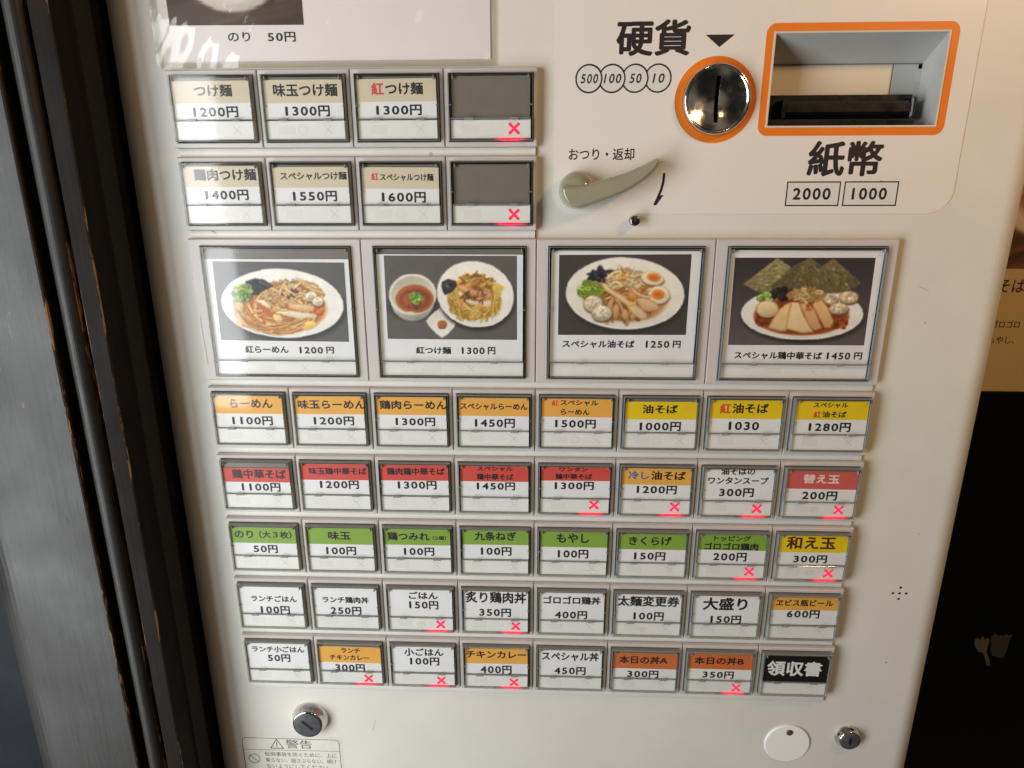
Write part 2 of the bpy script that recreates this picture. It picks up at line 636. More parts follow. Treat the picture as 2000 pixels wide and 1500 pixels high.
# ------------------------------------------------------------------ printed food pictures, painted dab by dab
class Pic:
    """x0..y1: the picture's own drawing units"""

    def __init__(self, x0, y0, x1, y1, step, bgcol, seed=1):
        self.x0, self.y0, self.step = x0, y0, step
        self.w, self.h = int((x1 - x0) / step) + 1, int((y1 - y0) / step) + 1
        self.c = np.zeros((self.h, self.w, 3)) + np.array(bgcol, float)
        self.r = np.random.RandomState(seed)
        self.X, self.Y = np.meshgrid(x0 + np.arange(self.w) * step, y0 + np.arange(self.h) * step)

    def win(self, xa, xb, ya, yb):
        i0, i1 = max(0, int((xa - self.x0) / self.step)), min(self.w, int((xb - self.x0) / self.step) + 2)
        j0, j1 = max(0, int((ya - self.y0) / self.step)), min(self.h, int((yb - self.y0) / self.step) + 2)
        return (slice(j0, j1), slice(i0, i1)) if i1 > i0 and j1 > j0 else None

    def lay(self, s, mask, col):
        self.c[s] = self.c[s] * (1 - mask[..., None]) + col * mask[..., None]

    def ell(self, cx, cy, rx, ry, ang, col, soft=0.05, grad=0.0, edge=None, gdir=(-0.4, -0.9), tex=0.0):
        R = max(rx, ry) * 1.15
        s = self.win(cx - R, cx + R, cy - R, cy + R)
        if not s:
            return
        a = math.radians(ang)
        dx, dy = self.X[s] - cx, self.Y[s] - cy
        u, v = (dx * math.cos(a) + dy * math.sin(a)) / rx, (-dx * math.sin(a) + dy * math.cos(a)) / ry
        d = np.sqrt(u * u + v * v)
        mask = np.clip((1 - d) / soft + 0.5, 0, 1)
        c = np.zeros(d.shape + (3,)) + np.array(col, float)
        c *= (1 + grad * (dx / rx * gdir[0] + dy / ry * gdir[1]))[..., None]
        if edge is not None:
            k = np.clip((d - 0.80) / 0.2, 0, 1)[..., None]
            c = c * (1 - k) + np.array(edge, float) * k
        if tex:
            c *= (1 + tex * (self.r.rand(*d.shape) - 0.5))[..., None]
        self.lay(s, mask, c)

    def poly(self, pts, col, grad=0.0, tex=0.0, edge=None, ew=10.0):
        pts = np.array(pts, float)
        lo, hi = pts.min(0), pts.max(0)
        s = self.win(lo[0] - 5, hi[0] + 5, lo[1] - 5, hi[1] + 5)
        if not s:
            return
        X, Y = self.X[s], self.Y[s]
        ins = np.zeros(X.shape, bool)
        dist = np.full(X.shape, 1e9)
        for (xa, ya), (xb, yb) in zip(pts, np.roll(pts, -1, 0)):
            cross = ((ya > Y) != (yb > Y)) & (X < (xb - xa) * (Y - ya) / ((yb - ya) or 1e-9) + xa)
            ins ^= cross
            dx, dy = xb - xa, yb - ya
            t = np.clip(((X - xa) * dx + (Y - ya) * dy) / (dx * dx + dy * dy + 1e-9), 0, 1)
            dist = np.minimum(dist, np.hypot(X - xa - t * dx, Y - ya - t * dy))
        c = np.zeros(X.shape + (3,)) + np.array(col, float)
        cy, ry = (lo[1] + hi[1]) / 2, (hi[1] - lo[1]) / 2
        c *= (1 - grad * (Y - cy) / ry)[..., None]
        if tex:
            c *= (1 + tex * (self.r.rand(*X.shape) - 0.5))[..., None]
        if edge is not None:
            k = np.clip(1 - dist / ew, 0, 1)[..., None] * 0.8
            c = c * (1 - k) + np.array(edge, float) * k
        self.lay(s, ins.astype(float), c)

    def stroke(self, pts, w, col, under=0.5):
        pts = np.array(pts, float)
        lo, hi = pts.min(0) - w * 2, pts.max(0) + w * 2
        s = self.win(lo[0], hi[0], lo[1], hi[1])
        if not s:
            return
        X, Y = self.X[s], self.Y[s]
        d = np.full(X.shape, 1e9)
        for (xa, ya), (xb, yb) in zip(pts, pts[1:]):
            dx, dy = xb - xa, yb - ya
            t = np.clip(((X - xa) * dx + (Y - ya) * dy) / (dx * dx + dy * dy + 1e-9), 0, 1)
            d = np.minimum(d, np.hypot(X - xa - t * dx, Y - ya - t * dy))
        if under:
            self.c[s] *= (1 - under * np.clip(1.8 - d / w, 0, 1) * (d > w * 0.8))[..., None]
        m = np.clip((w - d) / (0.35 * w) + 0.3, 0, 1)
        c = np.array(col, float) * (1.08 - 0.3 * (d / w) ** 2)[..., None]
        self.lay(s, m, c)

    def curl(self, cx, cy, l, bend, ang, w, col, under=0.28):
        a = math.radians(ang)
        t = np.linspace(-1, 1, 8)
        u, v = t * l / 2, bend * (1 - t * t)
        self.stroke(np.stack([cx + u * math.cos(a) - v * math.sin(a), cy + u * math.sin(a) + v * math.cos(a)], 1), w, col, under)

    def scatter(self, n, cx, cy, rx, ry, l, bend, angs, w, cols):
        r = self.r
        for _ in range(n):
            q, th = math.sqrt(r.rand()), r.rand() * 6.283
            c = np.array(cols[r.randint(len(cols))], float) * (0.88 + 0.2 * r.rand())
            self.curl(cx + rx * q * math.cos(th), cy + ry * q * math.sin(th), l * (0.6 + 0.7 * r.rand()), bend * (r.rand() * 2 - 1), angs[0] + (angs[1] - angs[0]) * r.rand(), w * (0.75 + 0.5 * r.rand()), c)

    def blobs(self, n, cx, cy, rx, ry, size, cols, tex=0.25):
        r = self.r
        for _ in range(n):
            q, th = math.sqrt(r.rand()), r.rand() * 6.283
            c = np.array(cols[r.randint(len(cols))], float) * (0.85 + 0.3 * r.rand())
            s = size * (0.5 + 0.8 * r.rand())
            self.ell(cx + rx * q * math.cos(th), cy + ry * q * math.sin(th), s, s * (0.5 + 0.4 * r.rand()), r.rand() * 180, c, 0.2, 0.25, tex=tex)

    def rings(self, n, cx, cy, rx, ry, size, cols):
        r = self.r
        for _ in range(n):
            q, th = math.sqrt(r.rand()), r.rand() * 6.283
            c = np.array(cols[r.randint(len(cols))], float) * (0.8 + 0.35 * r.rand())
            x, y, s = cx + rx * q * math.cos(th), cy + ry * q * math.sin(th), size * (0.6 + 0.7 * r.rand())
            t = np.linspace(0, 6.283, 10)
            k = 0.5 + 0.5 * r.rand()
            self.stroke(np.stack([x + s * np.cos(t), y + s * k * np.sin(t)], 1), s * 0.28, c, 0.3)

    def ball(self, cx, cy, rx, ry, col=(214, 200, 176)):
        self.ell(cx + 4, cy + 10, rx * 1.04, ry * 1.04, 0, (96, 66, 40), 0.15)
        self.ell(cx, cy, rx, ry, 0, col, 0.08, 0.16, edge=(170, 146, 112), tex=0.10)
        self.blobs(26, cx, cy, rx * 0.7, ry * 0.7, rx * 0.22, [col, (224, 212, 190), (190, 172, 142)], 0.1)

    def soften(self, n=1):
        for _ in range(n):
            p = np.pad(self.c, ((1, 1), (1, 1), (0, 0)), mode='edge')
            h = p[:, :-2] * 0.25 + p[:, 1:-1] * 0.5 + p[:, 2:] * 0.25
            self.c = h[:-2] * 0.25 + h[1:-1] * 0.5 + h[2:] * 0.25

    def grain(self, k=0.05, big=0.06):
        r = self.r
        self.soften(2)
        self.c *= (1 + k * (r.rand(self.h, self.w) - 0.5))[..., None]
        g = r.rand(self.h // 12 + 3, self.w // 12 + 3)
        yy, xx = np.arange(self.h) / 12.0, np.arange(self.w) / 12.0
        j, i = yy.astype(int), xx.astype(int)
        fy, fx = (yy - j)[:, None], (xx - i)[None]
        n = (g[j][:, i] * (1 - fy) + g[j + 1][:, i] * fy) * (1 - fx) + (g[j][:, i + 1] * (1 - fy) + g[j + 1][:, i + 1] * fy) * fx
        self.c *= (1 + big * (n - 0.5))[..., None]

    def sheet(self, name, quad, corners, z, nu=230, nv=150):
        """quad: the drawing-unit corners TL TR BL BR; corners: mm of the same corners on the print"""
        u, v = np.meshgrid(np.linspace(0, 1, nu), np.linspace(0, 1, nv))

        def bil(q):
            q = np.array(q, float)
            return (q[0] * ((1 - u) * (1 - v))[..., None] + q[1] * (u * (1 - v))[..., None] + q[2] * ((1 - u) * v)[..., None] + q[3] * (u * v)[..., None])
        s, p = bil(quad), bil(corners)
        i = np.clip(((s[..., 0] - self.x0) / self.step + 0.5).astype(int), 0, self.w - 1)
        j = np.clip(((s[..., 1] - self.y0) / self.step + 0.5).astype(int), 0, self.h - 1)
        c = np.clip(self.c[j, i] / 255.0, 0, 1)
        c = np.where(c <= 0.04045, c / 12.92, ((c + 0.055) / 1.055) ** 2.4)
        me = bpy.data.meshes.new(name)
        co = np.stack([p[..., 0] / 1000, np.full(u.shape, -z / 1000), -p[..., 1] / 1000], -1).reshape(-1, 3)
        k = np.arange(nu * nv).reshape(nv, nu)
        f = np.stack([k[1:, :-1], k[1:, 1:], k[:-1, 1:], k[:-1, :-1]], -1).reshape(-1, 4)
        me.from_pydata(co.tolist(), [], f.tolist())
        at = me.color_attributes.new('ink', 'FLOAT_COLOR', 'POINT')
        at.data.foreach_set('color', np.concatenate([c.reshape(-1, 3), np.ones((nu * nv, 1))], 1).ravel())
        me.materials.append(MT['picture'])
        return me


NOODLE = [(224, 176, 110), (206, 148, 80), (236, 194, 130), (190, 124, 62)]
SPROUT = [(238, 204, 142), (226, 180, 112), (244, 218, 166), (210, 150, 84)]
GREEN = [(112, 152, 52), (84, 128, 40), (150, 186, 84), (176, 200, 110)]
BLACK = [(44, 40, 50), (30, 28, 34), (62, 58, 70)]


def bowl(p, cx, cy, rx, ry, ang, col=(238, 236, 228)):
    p.ell(cx + 10, cy + 26, rx * 1.02, ry * 1.04, ang, (50, 48, 48), 0.12)
    p.ell(cx, cy, rx, ry, ang, (246, 245, 240), 0.012)
    p.ell(cx, cy - 4, rx * 0.985, ry * 0.975, ang, col, 0.03, 0.05, gdir=(0.2, -0.8))


def pic_red_ramen():
    p = Pic(180, 260, 1540, 1080, 5.0, (92, 92, 90), 3)
    bowl(p, 878, 688, 578, 326, 3.5)
    p.ell(868, 727, 430, 240, 3, (186, 100, 42), 0.10, 0.0, edge=(220, 150, 84))
    for k in range(240):
        a = p.r.rand() * 3.0 + 0.15
        q = 0.25 + 0.72 * math.sqrt(p.r.rand())
        p.curl(840 + 390 * q * math.cos(a), 735 + 215 * q * math.sin(a), 210 + 120 * p.r.rand(), -26 + 40 * (p.r.rand() - 0.5), math.degrees(math.atan2(215 * math.cos(a), -390 * math.sin(a))) + p.r.rand() * 24 - 12, 8, np.array(NOODLE[p.r.randint(4)]) * (0.9 + 0.2 * p.r.rand()))
    p.blobs(40, 760, 800, 280, 110, 14, [(196, 110, 48), (176, 92, 40)])
    p.scatter(60, 1040, 560, 150, 50, 200, 30, (0, 40), 8, NOODLE)
    p.blobs(40, 1220, 740, 60, 50, 22, [(176, 84, 36), (206, 116, 50)])
    p.scatter(150, 880, 600, 225, 72, 110, 16, (-70, 80), 9, SPROUT)
    p.poly([(635, 655), (690, 650), (770, 700), (770, 740), (700, 705)], (238, 222, 190), 0.1)
    p.poly([(800, 700), (940, 745), (1205, 790), (1190, 825), (1040, 830), (880, 795), (860, 765)], (240, 226, 196), 0.12, 0.06, (206, 160, 104), 14)
    p.poly([(945, 680), (1100, 688), (1185, 715), (1175, 765), (1080, 762), (935, 730)], (222, 186, 140), 0.1, 0.08, (186, 128, 76), 14)
    p.ball(1150, 620, 60, 50, (230, 222, 200))
    p.ball(1215, 668, 55, 45, (230, 220, 196))
    p.poly([(530, 480), (620, 447), (700, 462), (800, 520), (760, 545), (700, 570), (660, 600), (610, 610), (560, 545)], (52, 44, 52), 0.2, 0.3, (30, 26, 30), 20)
    p.blobs(24, 640, 520, 80, 50, 26, BLACK)
    p.curl(720, 500, 120, 10, 25, 8, (96, 88, 94))
    p.blobs(60, 500, 590, 85, 75, 26, GREEN)
    p.rings(46, 505, 590, 85, 70, 22, GREEN)
    p.ell(835, 822, 50, 36, 35, (240, 206, 130), 0.1, 0.1, edge=(206, 152, 72))
    p.ell(1145, 885, 60, 34, 0, (240, 204, 116), 0.1, 0.1, edge=(206, 152, 72))
    p.ell(1115, 915, 55, 22, 0, (232, 190, 100), 0.1, 0.1, edge=(200, 140, 62))
    p.scatter(12, 800, 740, 160, 40, 90, 12, (-70, 80), 9, SPROUT)
    p.blobs(14, 960, 600, 90, 60, 16, [(84, 50, 36), (110, 66, 40)])
    p.grain()
    return p


def pic_dipping():
    p = Pic(150, 200, 1500, 1060, 5.0, (95, 91, 87), 5)
    p.ell(470, 700, 240, 150, 0, (56, 53, 51), 0.3)
    p.ell(467, 660, 205, 190, 0, (196, 192, 182), 0.04, 0.25)
    p.ell(467, 600, 226, 194, 0, (228, 225, 214), 0.02)
    p.ell(467, 604, 206, 176, 0, (206, 198, 172), 0.04, -0.10)
    p.ell(485, 642, 182, 136, 0, (158, 88, 44), 0.06, 0.05, edge=(178, 112, 64))
    p.ell(490, 640, 140, 92, 0, (132, 62, 34), 0.25)
    p.ell(480, 648, 112, 70, 0, (160, 92, 48), 0.25)
    p.blobs(16, 470, 690, 90, 40, 22, [(120, 50, 30), (150, 80, 40)])
    p.rings(24, 495, 630, 50, 50, 20, GREEN)
    p.blobs(26, 495, 632, 52, 52, 15, GREEN)
    p.ell(450, 768, 40, 10, 0, (226, 200, 176), 0.4)
    p.poly([(735, 716), (800, 752), (868, 818), (890, 855), (862, 905), (800, 978), (745, 1012), (690, 972), (622, 900), (595, 850), (622, 815), (680, 758)], (224, 219, 206), -0.05, 0, (236, 232, 222), 12)
    p.ell(748, 886, 46, 44, 0, (160, 96, 58), 0.1, 0.15, tex=0.3)
    bowl(p, 1060, 598, 366, 308, 14, (236, 232, 220))
    p.ell(1050, 650, 256, 182, 8, (204, 158, 66), 0.08, edge=(186, 142, 70))
    for k in range(150):
        a = p.r.rand() * 3.6 - 0.2
        q = 0.45 + 0.55 * p.r.rand()
        p.curl(1050 + 225 * q * math.cos(a), 650 + 158 * q * math.sin(a), 190 + 90 * p.r.rand(), 22, math.degrees(a) + 90 + p.r.rand() * 16 - 8, 8, np.array([(222, 182, 86), (206, 160, 64), (232, 198, 108), (186, 136, 50)][p.r.randint(4)]))
    p.blobs(70, 1050, 480, 150, 70, 30, [(216, 160, 76), (196, 130, 56), (226, 184, 104)])
    p.scatter(50, 1060, 480, 140, 70, 90, 12, (-60, 60), 7, [(206, 150, 74), (150, 92, 44), (226, 186, 110)])
    p.poly([(888, 500), (960, 510), (1060, 550), (1210, 575), (1215, 620), (1180, 640), (1060, 612), (940, 570), (890, 535)], (216, 166, 122), 0.12, 0.08, (160, 98, 58), 16)
    p.poly([(880, 560), (930, 575), (960, 630), (1060, 660), (1210, 650), (1215, 705), (1130, 722), (1010, 690), (920, 640)], (236, 218, 190), 0.1, 0.06, (196, 144, 96), 14)
    for x, y in ((990, 520), (1140, 640), (930, 625), (1110, 705)):
        p.ell(x, y, 30, 22, 20, (222, 158, 84), 0.12, 0.15, edge=(180, 112, 52))
    p.scatter(16, 1060, 620, 130, 60, 60, 8, (-80, 80), 5, [(110, 66, 44), (90, 54, 38)])
    p.poly([(745, 480), (800, 450), (880, 470), (885, 520), (840, 575), (770, 605), (752, 570), (740, 520)], (58, 56, 60), 0.3, 0.2, (34, 32, 36), 22)
    p.ell(830, 505, 16, 14, 0, (24, 22, 26), 0.2)
    p.ell(795, 520, 24, 14, 40, (96, 94, 98), 0.5)
    p.poly([(1210, 530), (1270, 490), (1340, 525), (1300, 570), (1250, 565)], (224, 190, 84), 0.1, 0.1, (236, 212, 130), 14)
    p.grain()
    return p


def pic_oil_noodles():
    p = Pic(170, 200, 1500, 1010, 5.0, (70, 65, 62), 8)
    bowl(p, 829, 592, 560, 340, 1.5, (232, 228, 214))
    p.ell(830, 640, 400, 225, 3, (170, 116, 66), 0.12, edge=(198, 160, 112))
    p.scatter(70, 800, 720, 270, 120, 110, 16, (30, 120), 15, [(196, 144, 92), (170, 116, 68), (212, 166, 112), (134, 88, 52)])
    p.scatter(60, 900, 560, 230, 90, 150, 20, (-30, 60), 9, NOODLE)
    for x, y, w, h, a in ((745, 760, 34, 80, 6), (835, 790, 34, 62, -8), (690, 700, 28, 90, 20), (910, 800, 24, 50, 20)):
        p.ell(x, y, w, h, a, (206, 156, 104), 0.12, 0.15, edge=(140, 92, 54))
    p.blobs(50, 595, 430, 125, 55, 36, BLACK)
    p.curl(640, 385, 120, 20, 40, 20, (50, 46, 56))
    p.curl(690, 400, 100, -20, 0, 16, (60, 56, 66))
    p.blobs(70, 500, 560, 95, 75, 26, GREEN)
    p.rings(46, 500, 560, 100, 80, 26, [(128, 160, 50), (96, 134, 38), (176, 196, 84)])
    p.scatter(130, 840, 455, 150, 70, 120, 26, (-50, 60), 10, [(232, 204, 150), (216, 176, 116), (242, 220, 172)])
    p.blobs(16, 850, 430, 80, 40, 24, [(222, 166, 90), (236, 196, 130)])
    for cx, cy, rx2, ry2, a, yx, yy, yr, yr2 in ((1088, 445, 112, 64, 8, 1100, 438, 70, 42), (1150, 600, 105, 88, 0, 1142, 598, 68, 54)):
        p.ell(cx + 4, cy + 14, rx2, ry2, a, (120, 84, 56), 0.12)
        p.ell(cx, cy, rx2, ry2, a, (236, 226, 196), 0.05, 0.08, edge=(208, 186, 142))
        p.ell(yx, yy, yr, yr2, a, (226, 138, 60), 0.15, 0.12, edge=(238, 182, 110))
        p.ell(yx - 5, yy, yr * 0.5, yr2 * 0.45, a, (210, 104, 40), 0.5)
    p.poly([(925, 640), (1000, 620), (1100, 660), (1155, 705), (1150, 740), (1060, 765), (990, 745)], (218, 178, 134), 0.12, 0.06, (160, 108, 66), 16)
    p.poly([(590, 495), (650, 490), (700, 545), (800, 600), (880, 660), (1000, 740), (1045, 790), (1035, 830), (980, 838), (900, 780), (830, 690), (720, 615), (650, 565)], (232, 202, 160), 0.08, 0.05, (178, 122, 78), 18)
    p.poly([(850, 580), (910, 560), (960, 590), (930, 640), (890, 655), (860, 625)], (218, 154, 86), 0.15, 0.1, (170, 104, 48), 12)
    p.ell(885, 690, 34, 26, 0, (230, 184, 96), 0.1, 0.1, edge=(200, 146, 66))
    p.curl(980, 585, 170, 20, 25, 15, (222, 186, 140))
    p.ball(530, 688, 92, 84)
    p.ball(612, 775, 100, 80)
    p.grain()
    return p


def pic_chicken_soba():
    p = Pic(130, 230, 1580, 1110, 5.0, (74, 69, 70), 11)
    p.c *= (1.0 + 0.25 * (p.Y - 650) / 400)[..., None]
    bowl(p, 858, 780, 577, 250, 0, (234, 230, 220))
    p.ell(852, 800, 452, 190, 0, (128, 60, 30), 0.06, edge=(164, 92, 48))
    for q, c in (([(300, 500), (625, 258), (760, 350), (740, 540), (490, 596)], (146, 134, 92)), ([(560, 520), (740, 355), (935, 255), (1040, 335), (1010, 560), (700, 600)], (104, 92, 62)), ([(950, 400), (1155, 262), (1412, 490), (1200, 590), (980, 580)], (112, 100, 68))):
        p.poly(q, c, 0.1, 0.5, (150, 138, 96), 6)
        lo, hi = np.array(q).min(0), np.array(q).max(0)
    r = p.r
    for _ in range(700):
        x, y = 320 + r.rand() * 1070, 270 + r.rand() * 310
        s = p.win(x, x + 1, y, y + 1)
        b = p.c[s][0, 0]
        if b[0] > b[2] * 1.2:
            p.curl(x, y, 24, 4, 30 + r.rand() * 40 if x > 700 else -30 + r.rand() * 30, 4, b * (0.72 + 0.6 * r.rand()), 0.0)
    p.blobs(40, 680, 590, 110, 45, 30, [(50, 42, 44), (70, 56, 54), (36, 30, 34)])
    p.blobs(40, 500, 625, 70, 36, 24, GREEN)
    p.blobs(30, 1210, 860, 90, 50, 24, [(150, 70, 32), (176, 96, 48), (110, 48, 26)])
    p.blobs(20, 480, 850, 60, 50, 24, [(120, 52, 30), (140, 70, 36)])
    p.ell(530, 742, 110, 86, 0, (90, 50, 30), 0.1)
    p.ell(530, 734, 108, 82, 0, (226, 202, 158), 0.05, 0.14, edge=(190, 152, 102))
    p.poly([(640, 740), (700, 690), (760, 668), (740, 760), (712, 950), (640, 945), (535, 915), (580, 830)], (228, 194, 146), 0.06, 0.05, (178, 120, 70), 18)
    p.poly([(760, 665), (830, 670), (880, 800), (970, 955), (860, 965), (705, 925), (735, 760)], (232, 202, 158), 0.06, 0.05, (180, 122, 74), 16)
    p.poly([(835, 680), (910, 665), (980, 740), (1050, 915), (980, 945), (925, 900), (880, 790)], (214, 168, 116), 0.1, 0.06, (160, 98, 52), 16)
    p.poly([(930, 650), (1050, 640), (1110, 720), (1160, 850), (1130, 915), (1070, 915), (1010, 800)], (220, 176, 120), 0.1, 0.06, (166, 104, 54), 16)
    p.blobs(12, 940, 720, 40, 60, 18, [(196, 128, 66), (180, 112, 58)])
    p.scatter(150, 900, 600, 155, 52, 85, 14, (-50, 50), 8, [(226, 190, 128), (206, 164, 100), (238, 206, 150), (184, 136, 76)])
    p.ball(1130, 642, 66, 50, (216, 192, 156))
    p.ball(1300, 622, 92, 62, (216, 194, 158))
    p.ball(1205, 730, 92, 54, (214, 190, 154))
    p.grain()
    return p


def pic_sheet():
    p = Pic(100, -420, 1500, 280, 8.0, (72, 58, 48), 21)
    for _ in range(60):
        p.curl(100 + 1400 * p.r.rand(), -400 + 660 * p.r.rand(), 500, 10, -12 + 8 * p.r.rand(), 16, np.array((84, 62, 46)) * (0.7 + 0.5 * p.r.rand()), 0.0)
    p.ell(800, -230, 600, 405, 0, (206, 198, 182), 0.02, 0.1)
    p.ell(800, -250, 555, 370, 0, (190, 186, 178), 0.05, -0.12)
    p.ell(790, -120, 190, 130, 0, (214, 216, 216), 0.2)
    p.ell(1010, -60, 80, 70, 0, (150, 96, 50), 0.3)
    p.grain()
    return p


def pic_poster():
    p = Pic(0, 0, 500, 300, 4.0, (92, 58, 34), 31)
    for _ in range(50):
        p.curl(500 * p.r.rand(), 300 * p.r.rand(), 300, 8, -20, 8, np.array((110, 70, 38)) * (0.6 + 0.6 * p.r.rand()), 0.0)
    p.ell(260, 130, 250, 120, 0, (216, 204, 180), 0.03)
    p.ell(262, 118, 215, 95, 0, (150, 100, 54), 0.1)
    p.scatter(90, 262, 118, 170, 70, 80, 10, (-60, 60), 6, NOODLE)
    p.grain()
    return p


# ------------------------------------------------------------------ the ticket machine
PW, PH = 55.0, 48.578                     # pitch of the button grid
Z0 = -3.0                                 # painted front sheet; button frames stand at z = 0

machine = thing('ticket_machine', (19, -UP, -230), 'white ramen ticket vending machine with rows of lettered buttons', 'ticket machine')
BASE = (19, -UP, -230)


def part(name, me, at=(0, 0, 0), label=None):
    return put(name, me, machine, (at[0] - BASE[0], at[1] - BASE[1], at[2] - BASE[2]), label=label)


def arc(cx, cz, r, a0, a1, n):
    return [(cx + r * math.cos(math.radians(a0 + (a1 - a0) * k / n)), cz + r * math.sin(math.radians(a0 + (a1 - a0) * k / n))) for k in range(n + 1)]


LO, HI = -460.0, 345.0
PM = MT['panel']
t = PM.node_tree
tc = nd(t, 'ShaderNodeTexCoord')
sx = nd(t, 'ShaderNodeSeparateXYZ')
t.links.new(tc.outputs['Object'], sx.inputs[0])
nz = nd(t, 'ShaderNodeTexNoise', i_Scale=26.0, i_Detail=4.0)
t.links.new(tc.outputs['Object'], nz.inputs['Vector'])
a1 = nd(t, 'ShaderNodeMath', operation='SUBTRACT')
a1.inputs[1].default_value = 0.2215
t.links.new(sx.outputs[0], a1.inputs[0])
a2 = nd(t, 'ShaderNodeMath', operation='ABSOLUTE')
t.links.new(a1.outputs[0], a2.inputs[0])
a3 = nd(t, 'ShaderNodeMapRange', interpolation_type='SMOOTHSTEP')
a3.inputs[1].default_value, a3.inputs[2].default_value, a3.inputs[3].default_value, a3.inputs[4].default_value = 0.0, 0.012, 1.0, 0.0
t.links.new(a2.outputs[0], a3.inputs[0])
a4 = nd(t, 'ShaderNodeMapRange', interpolation_type='SMOOTHSTEP')
a4.inputs[1].default_value, a4.inputs[2].default_value, a4.inputs[3].default_value, a4.inputs[4].default_value = 0.045, 0.085, 1.0, 0.0
t.links.new(sx.outputs[2], a4.inputs[0])
b4 = nd(t, 'ShaderNodeMapRange', interpolation_type='SMOOTHSTEP')
b4.inputs[1].default_value, b4.inputs[2].default_value = -0.19, -0.06
t.links.new(sx.outputs[2], b4.inputs[0])
a5 = nd(t, 'ShaderNodeMapRange')
a5.inputs[1].default_value, a5.inputs[2].default_value = 0.42, 0.62
t.links.new(nz.outputs[0], a5.inputs[0])
a6 = nd(t, 'ShaderNodeMath', operation='MULTIPLY')
t.links.new(a3.outputs[0], a6.inputs[0])
t.links.new(a4.outputs[0], a6.inputs[1])
a7 = nd(t, 'ShaderNodeMath', operation='MULTIPLY')
b6 = nd(t, 'ShaderNodeMath', operation='MULTIPLY')
t.links.new(a6.outputs[0], b6.inputs[0])
t.links.new(b4.outputs[0], b6.inputs[1])
t.links.new(b6.outputs[0], a7.inputs[0])
t.links.new(a5.outputs[0], a7.inputs[1])
a8 = nd(t, 'ShaderNodeMath', operation='MULTIPLY')
a8.inputs[1].default_value = 0.42
t.links.new(a7.outputs[0], a8.inputs[0])
mxs = nd(t, 'ShaderNodeMix', data_type='RGBA')
old = pbsdf(PM).inputs['Base Color'].links[0].from_socket
t.links.new(a8.outputs[0], mxs.inputs[0])
t.links.new(old, mxs.inputs[6])
mxs.inputs[7].default_value = lin((206, 192, 108))
t.links.new(mxs.outputs[2], pbsdf(PM).inputs['Base Color'])

# front sheet, folded round at both sides, with the bill opening cut out
BX0, BX1, BY0, BY1 = 134.2, 231.8, 185.3, 235.8
mb = MB()
xs, ys = [-241.0, BX0, BX1, 279.5], [LO, BY0, BY1, HI]
for i in range(3):
    for j in range(3):
        if (i, j) != (1, 1):
            mb.rect(xs[i], xs[i + 1], ys[j], ys[j + 1], Z0, PM)
mb.sweep([(-259, -420)] + arc(-241, Z0 - 18, 18, 180, 90, 14), LO, HI, PM, True)
mb.sweep(arc(279.5, Z0 - 18, 18, 90, 0, 14) + [(297.5, -420)], LO, HI, PM, True)
part('front_panel', mb)
me = MB()
me.box(-258.5, 297.0, HI - 8, HI - 1, -420, -22, PM)
part('top_panel', me)

